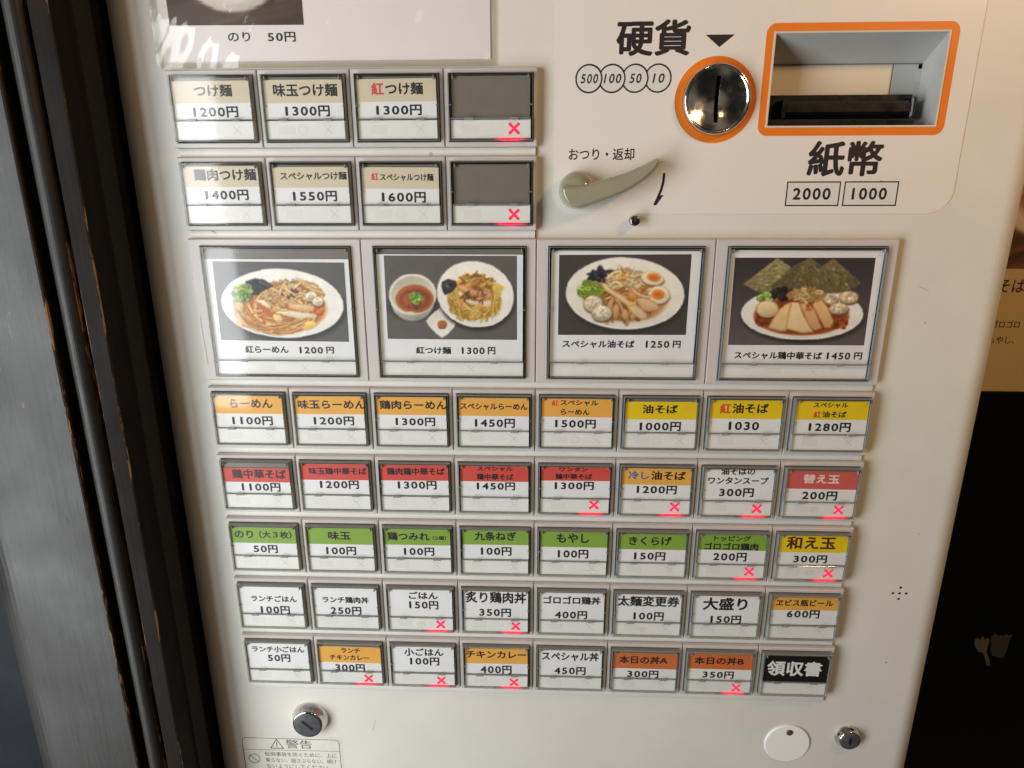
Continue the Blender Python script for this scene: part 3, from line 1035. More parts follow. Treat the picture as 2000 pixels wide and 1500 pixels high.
# button frames and their clear covers: one mesh of each size, shared
ZF = 1.8                                  # face of the frames; zk paper labels, zs status strip, zc clear cover
CUT = {'s': dict(zk=3.9, zs=4.0, zc=5.5, w=PW, h=43.75, c=(3.0, 52.3, 3.5, 40.4), card=(4.4, 50.9, 5.7, 28.0), strip=(4.3, 51.0, 28.8, 39.2), hooks=((12.4, 17.6), (38.8, 44.0))),
       'p': dict(zk=1.5, zs=1.6, zc=4.2, w=2 * PW, h=92.3, c=(7.9, 103.5, 4.9, 89.4), card=(9.6, 101.8, 7.2, 78.2), strip=(9.5, 101.9, 79.0, 88.1), hooks=((26.5, 31.0), (80.5, 85.0)))}
SH = {}
for k, q in CUT.items():
    x0, x1, y0, y1 = q['c']
    ZK, ZS, ZC = q['zk'], q['zs'], q['zc']
    f = MB()
    g = 0.16
    f.loft([(g, q['w'] - g, -q['h'], -0.05, Z0), (g, q['w'] - g, -q['h'], -0.05, -0.4), (g + 0.12, q['w'] - g - 0.12, -q['h'] + 0.15, -0.45, ZF - 0.5), (g + 0.5, q['w'] - g - 0.5, -q['h'] + 0.5, -0.95, ZF),
            (x0 - 0.75, x1 + 0.75, -y1 - 0.75, -y0 + 0.75, ZF), (x0 - 0.45, x1 + 0.45, -y1 - 0.45, -y0 + 0.45, ZF - 0.3), (x0 - 0.45, x1 + 0.45, -y1 - 0.45, -y0 + 0.45, -2.5)],
           [MT['frame']] * 5 + [MT['dark']], cap=True, capm=MT['cavity'])
    SH[k, 'frame'] = f.data('ticket_button')
    c = MB()
    e = 1.15
    c.loft([(x0, x1, -y1, -y0, -2.0), (x0, x1, -y1, -y0, ZC - 0.4), (x0 + 0.4, x1 - 0.4, -y1 + 0.4, -y0 - 0.4, ZC), (x0 + e, x1 - e, -y1 + e, -y0 - e, ZC), (x0 + e, x1 - e, -y1 + e, -y0 - e, ZK + 0.1)],
           [MT['edge'], MT['edge'], MT['front'], MT['edge']])
    for cx in (x0 + 2.3, x1 - 3.0):
        c.box(cx, cx + 0.7, -y0 - 3.4, -y0 - 1.2, ZK, ZC + 0.35, MT['hook'], 0.15)
    for cx in (x0 + 0.2, x1 - 1.6):
        c.box(cx, cx + 1.4, -y0 - (y1 - y0) * 0.46 - 0.7, -y0 - (y1 - y0) * 0.46, ZK, ZC - 0.1, MT['hook'], 0.1)
    SH[k, 'cover'] = c.data('clear_cover')
    w = MB()
    ys_ = q['strip'][2] - 0.5
    w.rect(x0 + e, x1 - e, -y1 + e, -ys_ - 0.3, ZC - 0.3, MT['front'])
    SH[k, 'window'] = w.data('clear_window')
    w = MB()
    h2 = (ys_ - 0.3 - y0 - e) / 2
    w.rect(-(x1 - x0) / 2 + e, (x1 - x0) / 2 - e, -h2, h2, 0, MT['front'])
    SH[k, 'flap'] = w.data('clear_flap')
    SH[k, 'flapat'] = ((x0 + x1) / 2, -(y0 + e + ys_ - 0.3) / 2, ZC - 0.2)
    d = MB()
    d.box(x0 + 1.2, x1 - 1.2, -ys_ - 0.25, -ys_ + 0.35, ZK + 0.3, ZC - 0.1, MT['hook'], 0.12)
    SH[k, 'divider'] = d.data('flap_hinge')
    d = MB()
    a, b = q['hooks'][0]
    d.box(0, b - a, -0.7, 0.7, ZC - 0.8, ZC + 0.5, MT['hook'], 0.2)
    SH[k, 'hook'] = d.data('flap_hook')
    SH[k, 'hookat'] = [(a, -ys_, 0) for a, b in q['hooks']]
    s = MB()
    a, b, yt, yb = q['strip']
    s.box(a, b, -yb, -yt, -2.0, ZS - 0.05, MT['strip'], 0.15)
    SH[k, 'strip'] = s.data('status_strip')
    s = MB()
    s.rect(x0 + 1.8, x1 - 1.8, -ys_, -y0 - 1.6, ZK - 0.6, MT['grey'])
    SH[k, 'back'] = s.data('backing_plate')


def cross(mb, cx, cy, r, w, z, m):
    mb.line([(cx - r, cy - r), (cx + r, cy + r)], w, z, m)
    mb.line([(cx - r, cy + r), (cx + r, cy - r)], w, z + 0.012, m)


s = MB()
cross(s, 0, 0, 2.4, 1.9, 0.03, MT['halo'])
cross(s, 0, 0, 2.25, 1.2, 0.09, MT['lit'])
SH['x'] = s.data('sold_out_cross')
s = MB()
pts = [(12.5 * math.cos(a * math.pi / 12), 0.75 * math.sin(a * math.pi / 12)) for a in range(24)]
s.fill(pts, [], 0, MT['led'])
s.wall(pts, -1.0, 0, MT['led'])
SH['led'] = s.data('status_lamp')  # glowing bar added in the gap where the red light leaks

TABLE = [
(0,0,'beige',6.8,19.0,[('つけ麺',29.0,12.1,22.7,6.9,'k'),('1200円',29.1,23.8,27.1,6.2,'k')],None),
(0,1,'beige',6.5,19.1,[('味玉つけ麺',28.9,12.1,38.2,7.1,'k'),('1300円',29.3,23.5,26.6,6.1,'k')],None),
(0,2,'beige',6.5,18.9,[('紅',16.5,11.8,7.4,6.9,'r'),('つけ麺',32.2,11.9,22.2,6.8,'k'),('1300円',28.5,23.5,26.9,5.9,'k')],None),
(0,3,'grey',0,0,[],(41.3,33.8)),
(1,0,'beige',5.9,17.9,[('鶏肉つけ麺',30.2,10.8,38.6,7.1,'k'),('1400円',29.9,22.6,26.8,6.3,'k')],None),
(1,1,'beige',6.3,18.3,[('スペシャルつけ麺',29.6,11.5,40.8,4.8,'k'),('1550円',29.5,23.3,27.2,6.3,'k')],None),
(1,2,'beige',6.4,18.8,[('紅',12.3,11.8,4.7,4.4,'r'),('スペシャルつけ麺',31.6,12.1,32.5,4.4,'k'),('1600円',29.3,23.7,26.9,6.3,'k')],None),
(1,3,'grey',0,0,[],(41.2,34.1)),
(2,0,'photo',0,0,[('紅らーめん',43.3,71.3,29.0,5.0,'k'),('1200',72.9,71.7,15.5,4.6,'k'),('円',85.4,71.6,5.1,4.6,'k')],None),
(2,2,'photo',0,0,[('紅つけ麺',43.7,71.1,23.0,4.9,'k'),('1300',69.6,71.1,14.9,4.6,'k'),('円',81.6,71.0,4.9,5.0,'k')],None),
(2,4,'photo',0,0,[('スペシャル油そば',40.4,66.2,46.2,5.0,'k'),('1250',78.2,66.0,15.0,4.7,'k'),('円',90.4,65.9,5.0,4.7,'k')],None),
(2,6,'photo',0,0,[('スペシャル鶏中華そば',45.1,72.9,55.3,5.1,'k'),('1450',83.1,72.8,14.7,4.7,'k'),('円',95.3,72.7,5.1,4.7,'k')],None),
(4,0,'orange',5.7,18.1,[('らーめん',29.7,10.9,29.1,6.3,'k'),('1100円',29.3,23.1,27.7,6.4,'k')],None),
(4,1,'orange',5.2,18.0,[('味玉らーめん',29.2,11.1,45.8,6.4,'k'),('1200円',29.8,22.7,27.4,6.4,'k')],None),
(4,2,'orange',5.1,17.8,[('鶏肉らーめん',29.0,10.8,45.0,6.4,'k'),('1300円',30.0,22.6,26.7,6.1,'k')],None),
(4,3,'orange',5.4,17.9,[('スペシャルらーめん',27.7,11.3,44.5,4.6,'k'),('1450円',28.3,22.9,26.7,6.5,'k')],None),
(4,4,'orange',5.1,17.9,[('紅',13.2,8.3,4.5,3.8,'r'),('スペシャル',29.0,8.1,24.8,3.8,'k'),('らーめん',26.5,14.4,19.0,4.0,'k'),('1500円',26.9,22.7,26.9,6.3,'k')],None),
(4,5,'yellow',7.0,19.2,[('油そば',26.8,12.1,23.0,6.2,'k'),('1000円',27.5,24.1,27.0,6.5,'k')],None),
(4,6,'yellow',5.0,18.1,[('紅',14.2,11.0,7.2,6.9,'r'),('油そば',30.2,10.9,23.3,6.9,'k'),('1030',27.0,23.0,19.7,6.0,'k')],None),
(4,7,'yellow',5.5,18.2,[('スペシャル',26.3,8.2,22.0,3.5,'k'),('紅',18.5,14.6,4.8,4.4,'r'),('油そば',29.3,14.5,15.5,4.4,'k'),('1280円',27.4,23.3,26.9,6.5,'k')],None),
(5,0,'red',9.2,19.6,[('鶏中華そば',29.4,13.6,37.9,7.1,'k'),('1100円',29.8,23.4,27.3,6.5,'k')],None),
(5,1,'red',5.5,17.3,[('味玉鶏中華そば',29.6,10.7,40.1,5.3,'k'),('1200円',30.0,20.8,27.2,6.5,'k')],None),
(5,2,'red',4.9,17.0,[('鶏肉鶏中華そば',28.6,10.2,39.9,5.5,'k'),('1300円',29.1,20.4,26.9,6.5,'k')],None),
(5,3,'red',5.1,16.7,[('スペシャル',28.0,7.3,24.6,3.5,'k'),('鶏中華そば',28.0,13.2,25.1,4.6,'k'),('1450円',28.5,20.2,26.3,6.1,'k')],None),
(5,4,'red',5.2,15.4,[('ワンタン',26.4,6.9,19.6,3.3,'k'),('鶏中華そば',26.6,12.2,25.0,4.2,'k'),('1300円',27.0,19.1,26.6,6.2,'k')],(40.9,33.0)),
(5,5,'orange',5.1,17.3,[('冷し',15.3,10.4,14.1,6.1,'b'),('油そば',35.3,10.4,23.1,6.5,'k'),('1200円',28.1,20.9,27.0,6.5,'k')],(40.9,33.5)),
(5,6,'white',0,0,[('油そばの',26.4,6.7,22.6,5.4,'k'),('ワンタンスープ',27.1,13.5,40.2,5.2,'k'),('300円',26.6,22.3,23.1,6.6,'k')],(41.4,33.9)),
(5,7,'pink',5.6,18.6,[('替え玉',27.1,11.2,23.9,6.8,'p'),('200円',27.4,23.4,23.2,6.7,'k')],(41.1,33.9)),
(6,0,'green',6.1,18.4,[('のり',13.3,11.6,13.6,6.3,'k'),('（大３枚）',36.1,11.5,23.4,5.8,'k'),('50円',27.9,23.1,17.5,6.5,'k')],None),
(6,1,'green',5.7,18.3,[('味玉',27.1,11.4,16.1,6.7,'k'),('100円',27.5,23.5,21.6,6.8,'k')],None),
(6,2,'green',5.0,17.9,[('鶏つみれ',21.3,11.1,30.0,6.7,'k'),('（2個）',43.3,12.1,9.5,3.4,'k'),('100円',28.4,23.1,21.7,6.7,'k')],None),
(6,3,'green',4.4,16.7,[('九条ねぎ',27.8,9.9,29.4,7.0,'k'),('100円',28.2,21.8,21.7,6.9,'k')],None),
(6,4,'green',3.6,17.4,[('もやし',27.2,10.3,22.7,7.4,'k'),('100円',27.5,22.7,21.5,7.0,'k')],None),
(6,5,'green',6.3,18.1,[('きくらげ',25.9,11.4,29.5,6.9,'k'),('150円',26.1,23.3,21.7,6.6,'k')],None),
(6,6,'green',4.7,17.4,[('トッピング',27.3,8.2,25.2,4.2,'k'),('ゴロゴロ鶏肉',27.0,14.5,37.2,5.8,'k'),('200円',26.8,22.6,23.0,6.9,'k')],(41.0,34.0)),
(6,7,'yellow',4.4,18.3,[('和え玉',26.1,10.9,33.4,10.0,'n'),('300円',26.8,23.5,22.9,6.4,'k')],(40.6,34.1)),
(7,0,'white',0,0,[('ランチごはん',29.6,15.4,33.9,5.1,'k'),('100円',29.7,24.9,21.8,6.9,'k')],None),
(7,1,'white',0,0,[('ランチ鶏肉丼',27.6,15.3,34.1,5.4,'k'),('250円',27.3,24.4,22.8,6.8,'k')],None),
(7,2,'white',0,0,[('ごはん',30.0,10.1,21.2,6.0,'k'),('150円',30.1,18.2,21.4,7.0,'k')],(42.0,34.2)),
(7,3,'white',0,0,[('炙り鶏肉丼',27.7,10.5,43.8,9.5,'k'),('350円',27.2,23.1,23.1,7.1,'k')],(42.1,34.2)),
(7,4,'white',0,0,[('ゴロゴロ鶏丼',27.7,11.7,41.1,6.7,'k'),('400円',27.2,23.9,23.3,7.0,'k')],None),
(7,5,'white',0,0,[('太麺変更券',27.4,11.1,44.1,8.6,'k'),('100円',28.1,23.4,21.7,7.1,'k')],None),
(7,6,'white',0,0,[('大盛り',26.7,12.2,31.5,10.4,'k'),('150円',28.1,25.0,21.8,6.8,'k')],None),
(7,7,'orange',4.7,16.0,[('ヱビス瓶ビール',27.3,10.0,40.0,5.5,'k'),('600円',27.3,19.2,22.9,6.8,'k')],None),
(8,0,'white',0,0,[('ランチ小ごはん',28.1,10.8,39.9,5.4,'k'),('50円',28.1,18.6,17.2,6.9,'k')],None),
(8,1,'orange',6.8,20.8,[('ランチ',28.4,10.1,14.4,4.3,'k'),('チキンカレー',27.2,16.3,30.0,4.6,'k'),('300円',27.1,25.5,22.5,7.1,'k')],(40.5,34.8)),
(8,2,'white',0,0,[('小ごはん',28.4,10.4,29.4,6.8,'k'),('100円',28.7,18.5,22.0,7.1,'k')],(40.9,34.9)),
(8,3,'orange',5.4,19.0,[('チキンカレー',27.5,11.0,45.1,6.4,'k'),('400円',27.2,24.3,23.4,7.5,'k')],(40.8,35.0)),
(8,4,'white',0,0,[('スペシャル丼',27.5,11.0,42.0,7.8,'k'),('450円',27.5,23.6,23.3,7.1,'k')],None),
(8,5,'rust',6.7,19.9,[('本日の丼A',26.5,12.3,35.8,6.9,'k'),('300円',26.7,24.7,23.0,6.6,'k')],None),
(8,6,'rust',4.6,18.8,[('本日の丼B',26.7,11.5,36.0,6.6,'k'),('350円',27.0,23.7,22.8,6.5,'k')],(41.0,34.8)),
(8,7,'black',0,0,[('領収書',26.7,16.6,39.6,13.0,'w')],None),
]
PICS = {0: (pic_red_ramen, [(215, 293), (1462, 305), (300, 1038), (1508, 1053)], [(14.3, 14.2), (98.9, 14.9), (13.6, 65.3), (98.4, 65.9)], 12.8),
        2: (pic_dipping, [(190, 238), (1450, 238), (232, 1025), (1452, 1032)], [(14.3, 10.4), (97.9, 10.3), (14.1, 63.7), (98.1, 63.7)], 9.6),
        4: (pic_oil_noodles, [(205, 232), (1457, 222), (195, 987), (1403, 985)], [(14.2, 9.9), (95.6, 9.1), (14.4, 60.4), (95.7, 59.7)], 7.3),
        6: (pic_chicken_soba, [(222, 258), (1552, 255), (157, 1083), (1442, 1083)], [(12.2, 11.4), (97.0, 11.1), (12.9, 66.3), (98.0, 65.8)], 6.9)}
ORD = ['first', 'second', 'third', 'fourth', 'fifth', 'sixth', 'seventh', 'eighth', 'ninth']
PNAME = {0: 'red ramen', 2: 'dipping noodles', 4: 'noodles topped with egg halves', 6: 'noodle soup with seaweed sheets'}
CNAME = {'beige': 'beige banded', 'orange': 'orange banded', 'red': 'red banded', 'pink': 'faded red banded', 'yellow': 'yellow banded', 'green': 'green banded', 'rust': 'rust banded', 'white': 'plain white', 'grey': 'blank grey', 'black': 'black'}

WARN = "警告転倒事故を防ぐために、上に乗らない揺さぶらない傾けないようにしてください。"
load_glyphs(''.join(l[0] for r in TABLE for l in r[5]) + "0123456789硬貨紙幣おつり・返却のり円もやし、ゴロそば" + WARN)

for row, col, kind, bt, bb, lines, lit in TABLE:
    k = 'p' if kind == 'photo' else 's'
    q = CUT[k]
    ZK, ZS = q['zk'], q['zs']
    if kind == 'photo':
        lab = 'large picture button showing ' + PNAME[col]
    elif kind == 'grey':
        lab = 'blank grey button with lit red cross, ' + ('upper' if row == 0 else 'lower') + ' of two'
    elif kind == 'black':
        lab = 'black button with large white lettering'
    else:
        lab = '%s button, %s in the %s row, %s' % (CNAME[kind], ORD[col], ORD[row if row < 2 else row - 1], 'with lit red cross' if lit else 'unlit')
    b = part('ticket_button', SH[k, 'frame'], ((col - 4) * PW, (4.5 - row) * PH, 0), lab)
    put('backing_plate', SH[k, 'back'], b)
    a0, a1_, c0, c1 = q['card']
    skew = (0, math.radians(rnd.uniform(-0.45, 0.45)) * (0.5 if k == 'p' else 1.0), 0)
    # paper label, its coloured band and its print
    if kind != 'grey':
        mb = MB()
        yt = c0
        if kind == 'photo':
            yt = PICS[col][3]
        elif bb:
            yt = max(c0 - 0.3, bt)
        sk = rnd.uniform(-0.18, 0.18)
        body = MT['black'] if kind == 'black' else MT['card']
        mb.box(a0 + sk, a1_ + sk, -c1, -yt, ZK - 0.3, ZK, body)
        if bb:
            mb.box(a0 + sk + 0.02, a1_ + sk - 0.02, -bb, -yt - 0.02, ZK - 0.1, ZK + 0.06, MT[kind])
        put('label_card', mb, b, rot=skew)
    if kind == 'photo':
        fn, quad, cor, _ = PICS[col]
        put('food_picture', fn().sheet('food_picture', quad, cor, ZK + 0.06), b, rot=skew)
    if lines:
        mb = MB()
        for s, cx, cy, w, h, ink in lines:
            write(mb, s, cx, -cy, w, h, ZK + 0.1, INK[ink], 0.03)
        put('lettering', mb, b, rot=skew)
    # status strip with its unlit prints
    put('status_strip', SH[k, 'strip'], b)
    st = q['strip']
    sy = -(st[2] + st[3]) / 2
    mb = MB()
    if k == 's':
        rx0 = 11.0 + rnd.uniform(-0.4, 0.4)
        if kind not in ('black',):
            mb.rect(rx0, rx0 + 10.0, sy - 2.5, sy + 2.5, ZS, MT['mark'])
        if not lit and kind != 'black':
            cross(mb, 40.9, sy + 0.2, 2.4, 0.28, ZS + 0.01, MT['cross'])
        u = rnd.random()
        if u < 0.14:
            mb.lathe(26.5 + rnd.uniform(-1, 1), sy, [(3.0, ZS + 0.02), (2.2, ZS + 0.022)], MT['mark'], 20, False, False)
        elif u < 0.32:
            cx_, cy_ = 26 + rnd.uniform(-2, 3), sy + rnd.uniform(-0.5, 0.5)
            pts = [((3.0 + rnd.uniform(-0.7, 0.9)) * math.cos(a * 0.45) + cx_, (2.4 + rnd.uniform(-0.5, 0.6)) * math.sin(a * 0.45) + cy_) for a in range(14)]
            mb.fill(pts, [], ZS + 0.02, MT['stain'])
    else:
        mb.rect(37.5, 48.0, sy - 2.2, sy + 2.2, ZS, MT['mark'])
        cross(mb, 68.0, sy, 2.4, 0.28, ZS + 0.01, MT['cross'])
    if mb.v:
        put('unlit_symbols', mb, b)
    if lit:
        put('sold_out_cross', SH['x'], b, (lit[0], -lit[1], ZS))
        put('status_lamp', SH['led'], b, (lit[0] - 2.2, -39.75, ZS + 0.4))
    # clear cover
    put('clear_cover', SH[k, 'cover'], b)
    tl = math.radians(0.22)
    put('clear_flap', SH[k, 'flap'], b, SH[k, 'flapat'], rot=(rnd.uniform(-tl, tl) * 0.5, 0, rnd.uniform(-tl, tl)))
    put('clear_window', SH[k, 'window'], b)
    put('flap_hinge', SH[k, 'divider'], b)
    for hp in SH[k, 'hookat']:
        put('flap_hook', SH[k, 'hook'], b, hp)

# ledges between the rows of buttons
for row in (0, 1, 3, 4, 5, 6, 7, 8):
    yt = (4.5 - row) * PH - 43.75
    yb = yt - (PH - 43.75)
    if row == 3:
        yt, yb = (4.5 - 2) * PH - 92.3, (4.5 - 4) * PH
    if row == 8:
        yb = yt - 6.6
    x1 = -1.0 if row < 2 else 218.6
    mb = MB()
    n = 7
    prof = [(yb + 0.12, Z0)] + [(yb + 0.12 + (yt - yb - 0.24) * i / n, -1.75 + 0.85 * math.sin(math.pi * (0.12 + 0.8 * i / n))) for i in range(n + 1)]
    for (ya, za), (yc, zc) in zip(prof, prof[1:]):
        mb.face([(-218.6, ya, za), (x1, ya, za), (x1, yc, zc), (-218.6, yc, zc)], MT['rail'], True)
    for x in (-218.6, x1):
        mb.face([(x, y, z) for y, z in prof] + [(x, yt - 0.12, Z0)], MT['rail'])
    if row == 8:
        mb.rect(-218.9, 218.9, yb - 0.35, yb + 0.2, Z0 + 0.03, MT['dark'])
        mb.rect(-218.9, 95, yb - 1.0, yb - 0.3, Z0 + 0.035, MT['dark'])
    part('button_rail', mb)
    for x in (-219.1, x1 + 0.25):
        mb = MB()
        mb.rect(x - 0.22, x + 0.22, yb - 0.4, yt + 0.3, Z0 + 0.04, MT['dark'])
        part('rail_gap', mb)

def inset(p, d):
    n = len(p)
    q = []
    for i in range(n):
        (xa, ya), (xb, yb) = p[i - 1], p[(i + 1) % n]
        dx, dy = xb - xa, yb - ya
        l = math.hypot(dx, dy) or 1
        q.append((p[i][0] + dy / l * d, p[i][1] - dx / l * d))
    return q


# ------------------------------------------------------------------ money panel
mb = MB()
outer = rrect(9.8, 248.9, 136.0, HI - 10, 14, 8, (1, 1, 1, 1))
hole = [(BX0, BY0), (BX1, BY0), (BX1, BY1), (BX0, BY1)]
mb.fill(outer, [hole], Z0 + 0.45, MT['plate'])
mb.wall(outer, Z0, Z0 + 0.45, MT['plate'])
mb.fill(inset(outer, -0.32), [outer], Z0 + 0.03, MT['grime'])
plate = part('instruction_plate', mb, label='warm white printed plate around coin and bill slots')
ZP = Z0 + 0.5


def sub(par, name, mb, label=None):
    o = put(name, mb, par)
    if label:
        o['label'] = label
    return o


mb = MB()
write(mb, "硬貨", 65.8, 233.5, 42.3, 19.0, ZP, INK['k'], 0.028)
sub(plate, 'coin_lettering', mb)
mb = MB()
mb.face([(95.3, 234.8, ZP), (103.6, 228.3, ZP), (111.8, 234.8, ZP)], INK['k'])
sub(plate, 'pointer_triangle', mb)
mb = MB()
write(mb, "おつり・返却", 38.5, 170.7, 39.2, 6.9, ZP, INK['k'], 0.016)
sub(plate, 'return_lettering', mb)
mb = MB()
write(mb, "紙幣", 182.6, 167.6, 43.6, 20.2, ZP, INK['k'], 0.028)
sub(plate, 'bill_lettering', mb)
mb = MB()
mb.line([(76.5, 159.2), (76.3, 154.5), (75.2, 149.8), (73.6, 145.6), (71.9, 141.8)], 1.5, ZP, INK['k'])
mb.face([(75.0, 146.9, ZP + 0.01), (71.3, 141.4, ZP + 0.01), (72.8, 141.0, ZP + 0.01), (77.0, 147.2, ZP + 0.01)], INK['k'])
sub(plate, 'turn_arrow', mb)
for i, (x, s) in enumerate(((69.7, '10'), (56.4, '50'), (43.1, '100'), (29.7, '500'))):
    mb = MB()
    z = ZP + 0.06 * i
    mb.lathe(x, 212.3, [(7.9, z), (7.0, z)], INK['k'], 40, False, False)
    mb.lathe(x, 212.3, [(7.05, z - 0.004), (0.5, z - 0.004)], MT['icon'], 40, False)
    write(mb, s, x + 0.3, 212.3, 10.2 if len(s) == 3 else 7.0, 5.2, z + 0.02, INK['k'], 0.022, italic=0.2, bar1=False)
    sub(plate, 'coin_symbol', mb)
for x0, x1, s, tx, tw in ((150.2, 182.1, '2000', 165.5, 22.4), (184.2, 216.2, '1000', 199.6, 20.6)):
    mb = MB()
    y0, y1 = 140.5, 154.8
    mb.fill([(x0, y0), (x1, y0), (x1, y1), (x0, y1)], [[(x0 + 0.75, y0 + 0.75), (x1 - 0.75, y0 + 0.75), (x1 - 0.75, y1 - 0.75), (x0 + 0.75, y1 - 0.75)]], ZP, INK['k'])
    mb.rect(x0 + 0.7, x1 - 0.7, y0 + 0.7, y1 - 0.7, ZP - 0.01, MT['icon'])
    write(mb, s, tx, 147.6, tw, 7.0, ZP, INK['k'], 0.03, bar1=False)
    sub(plate, 'bill_symbol', mb)

# coin slot: orange ring, chrome boss with a hollow dish and an upright slot
CX, CY = 103.6, 200.2
mb = MB()
mb.lathe(CX, CY, [(23.6, ZP), (17, ZP)], MT['ring'], 64, False, False)
coin = part('coin_slot', mb, label='round chrome coin slot in an orange ring')
dish = lambda r: 2.4 - 3.4 * (1 - (r / 16.6) ** 2)
mb = MB()
prof = [(19.4, Z0), (19.4, 0.0), (19.3, 1.6), (19.0, 2.6), (18.4, 3.2), (17.8, 3.3), (17.1, 2.8), (16.9, 2.5)] + [(16.6 * (1 - i / 9.0), dish(16.6 * (1 - i / 9.0))) for i in range(9)] + [(0.4, dish(0))]
mb.lathe(CX, CY, prof, MT['chrome'], 72)
sub(coin, 'chrome_boss', mb)
mb = MB()
n = 16
ysl = [CY - 12.5 + 25.0 * i / n for i in range(n + 1)]
for ya, yc in zip(ysl, ysl[1:]):
    za, zc = dish(abs(ya - CY)) + 0.12, dish(abs(yc - CY)) + 0.12
    mb.face([(CX - 0.9, ya, za), (CX + 1.4, ya, za), (CX + 1.4, yc, zc), (CX - 0.9, yc, zc)], MT['void'])
    mb.face([(CX + 1.4, ya, za - 0.1), (CX + 1.7, ya, za + 0.2), (CX + 1.7, yc, zc + 0.2), (CX + 1.4, yc, zc - 0.1)], MT['chrome'])
sub(coin, 'slit', mb)

# bill slot: orange frame, hooded recess, black mouth
mb = MB()
mb.fill(rrect(129.6, 236.8, 180.5, 240.4, 5.5, 8), [[(BX0 + 0.5, BY0 + 0.5), (BX1 - 0.5, BY0 + 0.5), (BX1 - 0.5, BY1 - 0.5), (BX0 + 0.5, BY1 - 0.5)]], ZP, MT['ring'])
bill = part('bill_slot', mb, label='recessed bill slot framed in orange')
mb = MB()
o = [(BX0 - 0.6, BX1 + 0.6, BY0 - 0.6, BY1 + 0.6, ZP - 0.3), (BX0 - 0.2, BX1 + 0.2, BY0 - 0.2, BY1 + 0.2, ZP + 0.45), (BX0 + 0.7, BX1 - 0.7, BY0 + 0.7, BY1 - 0.7, ZP + 0.35)]
mb.loft(o, MT['cream'])
f = (BX0 + 0.7, BX1 - 0.7, BY0 + 0.7, BY1 - 0.7)
A = [(f[0], f[2], ZP + 0.35), (f[1], f[2], ZP + 0.35), (f[1], f[3], ZP + 0.35), (f[0], f[3], ZP + 0.35)]
B = [(f[0], f[2], -34), (231.9, f[2], -34), (231.9, 223.2, -27), (f[0], 223.2, -27)]
for i in range(4):
    j = (i + 1) % 4
    mb.face([A[i], A[j], B[j], B[i]], MT['silver'])
sub(bill, 'recess', mb)
mb = MB()
mb.rect(f[0], 214.5, 183, 224.0, -27.2, MT['cream'])
mb.rect(214.5, 233, 183, 224.0, -27.2, MT['silver'])
sub(bill, 'back_plate', mb)
mb = MB()
mb.rect(229.6, 231.6, 220.2, 223.4, -26.9, MT['void'])
mb.rect(214.2, 214.8, 205, 223.4, -27.0, MT['grey'])
mb.rect(134.9, 231.4, 222.7, 223.3, -26.6, MT['grey'])
sub(bill, 'recess_joint', mb)
mb = MB()
mb.box(f[0] + 0.2, 226.6, f[2] + 0.2, 205.4, -34, -22.5, MT['mouth'], 0.5)
mb.box(f[0] + 0.4, 222.0, f[2] + 0.3, 190.0, -22.5, -7, MT['mouth'], 0.6)
mo = sub(bill, 'bill_mouth', mb)
mb = MB()
mb.box(146.0, 223.0, 193.0, 200.8, -22.5, -12.5, MT['mouth'], 1.6)
mb.box(146.0, 148.4, 191.0, 201.6, -22.5, -11.8, MT['mouth'], 0.5)
mb.box(221.4, 224.2, 191.4, 202.4, -22.5, -12.0, MT['mouth'], 0.9)
sub(bill, 'mouth_lip', mb)

# return lever
hub = MB()
hub.lathe(24.3, 150.0, [(11.2, Z0), (11.1, -1.4), (11.0, 0.0), (10.7, 3.0), (9.9, 5.6), (8.5, 7.8), (6.4, 9.5), (3.6, 10.6), (1.4, 11.0), (0.3, 11.05)], MT['lever'], 48)
lev = part('return_lever', hub, label='olive grey plastic return lever')
out = [(14.6, 153.0), (21.5, 152.6), (28.7, 153.4), (32.9, 154.4), (37.0, 155.8), (45.4, 157.7), (54.2, 160.3), (62.9, 164.3), (68.6, 167.4), (70.2, 167.8), (71.2, 167.0), (71.4, 165.1), (69.9, 161.7), (65.1, 156.9), (57.6, 151.4), (49.4, 147.4), (41.1, 144.2), (33.9, 141.9), (27.9, 139.9), (24.3, 139.2), (20.0, 140.3), (16.6, 143.1), (14.4, 147.2), (13.9, 150.4)]


def smooth_loop(p, it=2):
    for _ in range(it):
        q = []
        for (xa, ya), (xb, yb) in zip(p, p[1:] + p[:1]):
            q += [(xa * 0.75 + xb * 0.25, ya * 0.75 + yb * 0.25), (xa * 0.25 + xb * 0.75, ya * 0.25 + yb * 0.75)]
        p = q
    return p


out = smooth_loop(out)
mb = MB()
steps = [(0.0, 0.5), (0.0, 9.0), (0.2, 10.6), (0.6, 11.9), (1.15, 12.8), (1.8, 13.3), (2.3, 13.45)]
loops = [[(x, y, z) for x, y in inset(out, d)] for d, z in steps]
n = len(out)
vs = [p for l in loops for p in l]
fs = []
for i in range(len(loops) - 1):
    fs += [(i * n + k, (i + 1) * n + k, (i + 1) * n + (k + 1) % n, i * n + (k + 1) % n) for k in range(n)]
mb.mesh(vs, fs, MT['lever'], True)
top = inset(out, 2.3)
mb.fill(top, [], 13.45, MT['lever'])
sub(lev, 'arm', mb)

mb = MB()
mb.lathe(59.7, 132.1, [(3.1, Z0), (3.1, 3.0), (2.8, 3.6), (2.2, 3.8), (0.3, 3.85)], MT['steel'], 28)
part('stop_pin', mb)


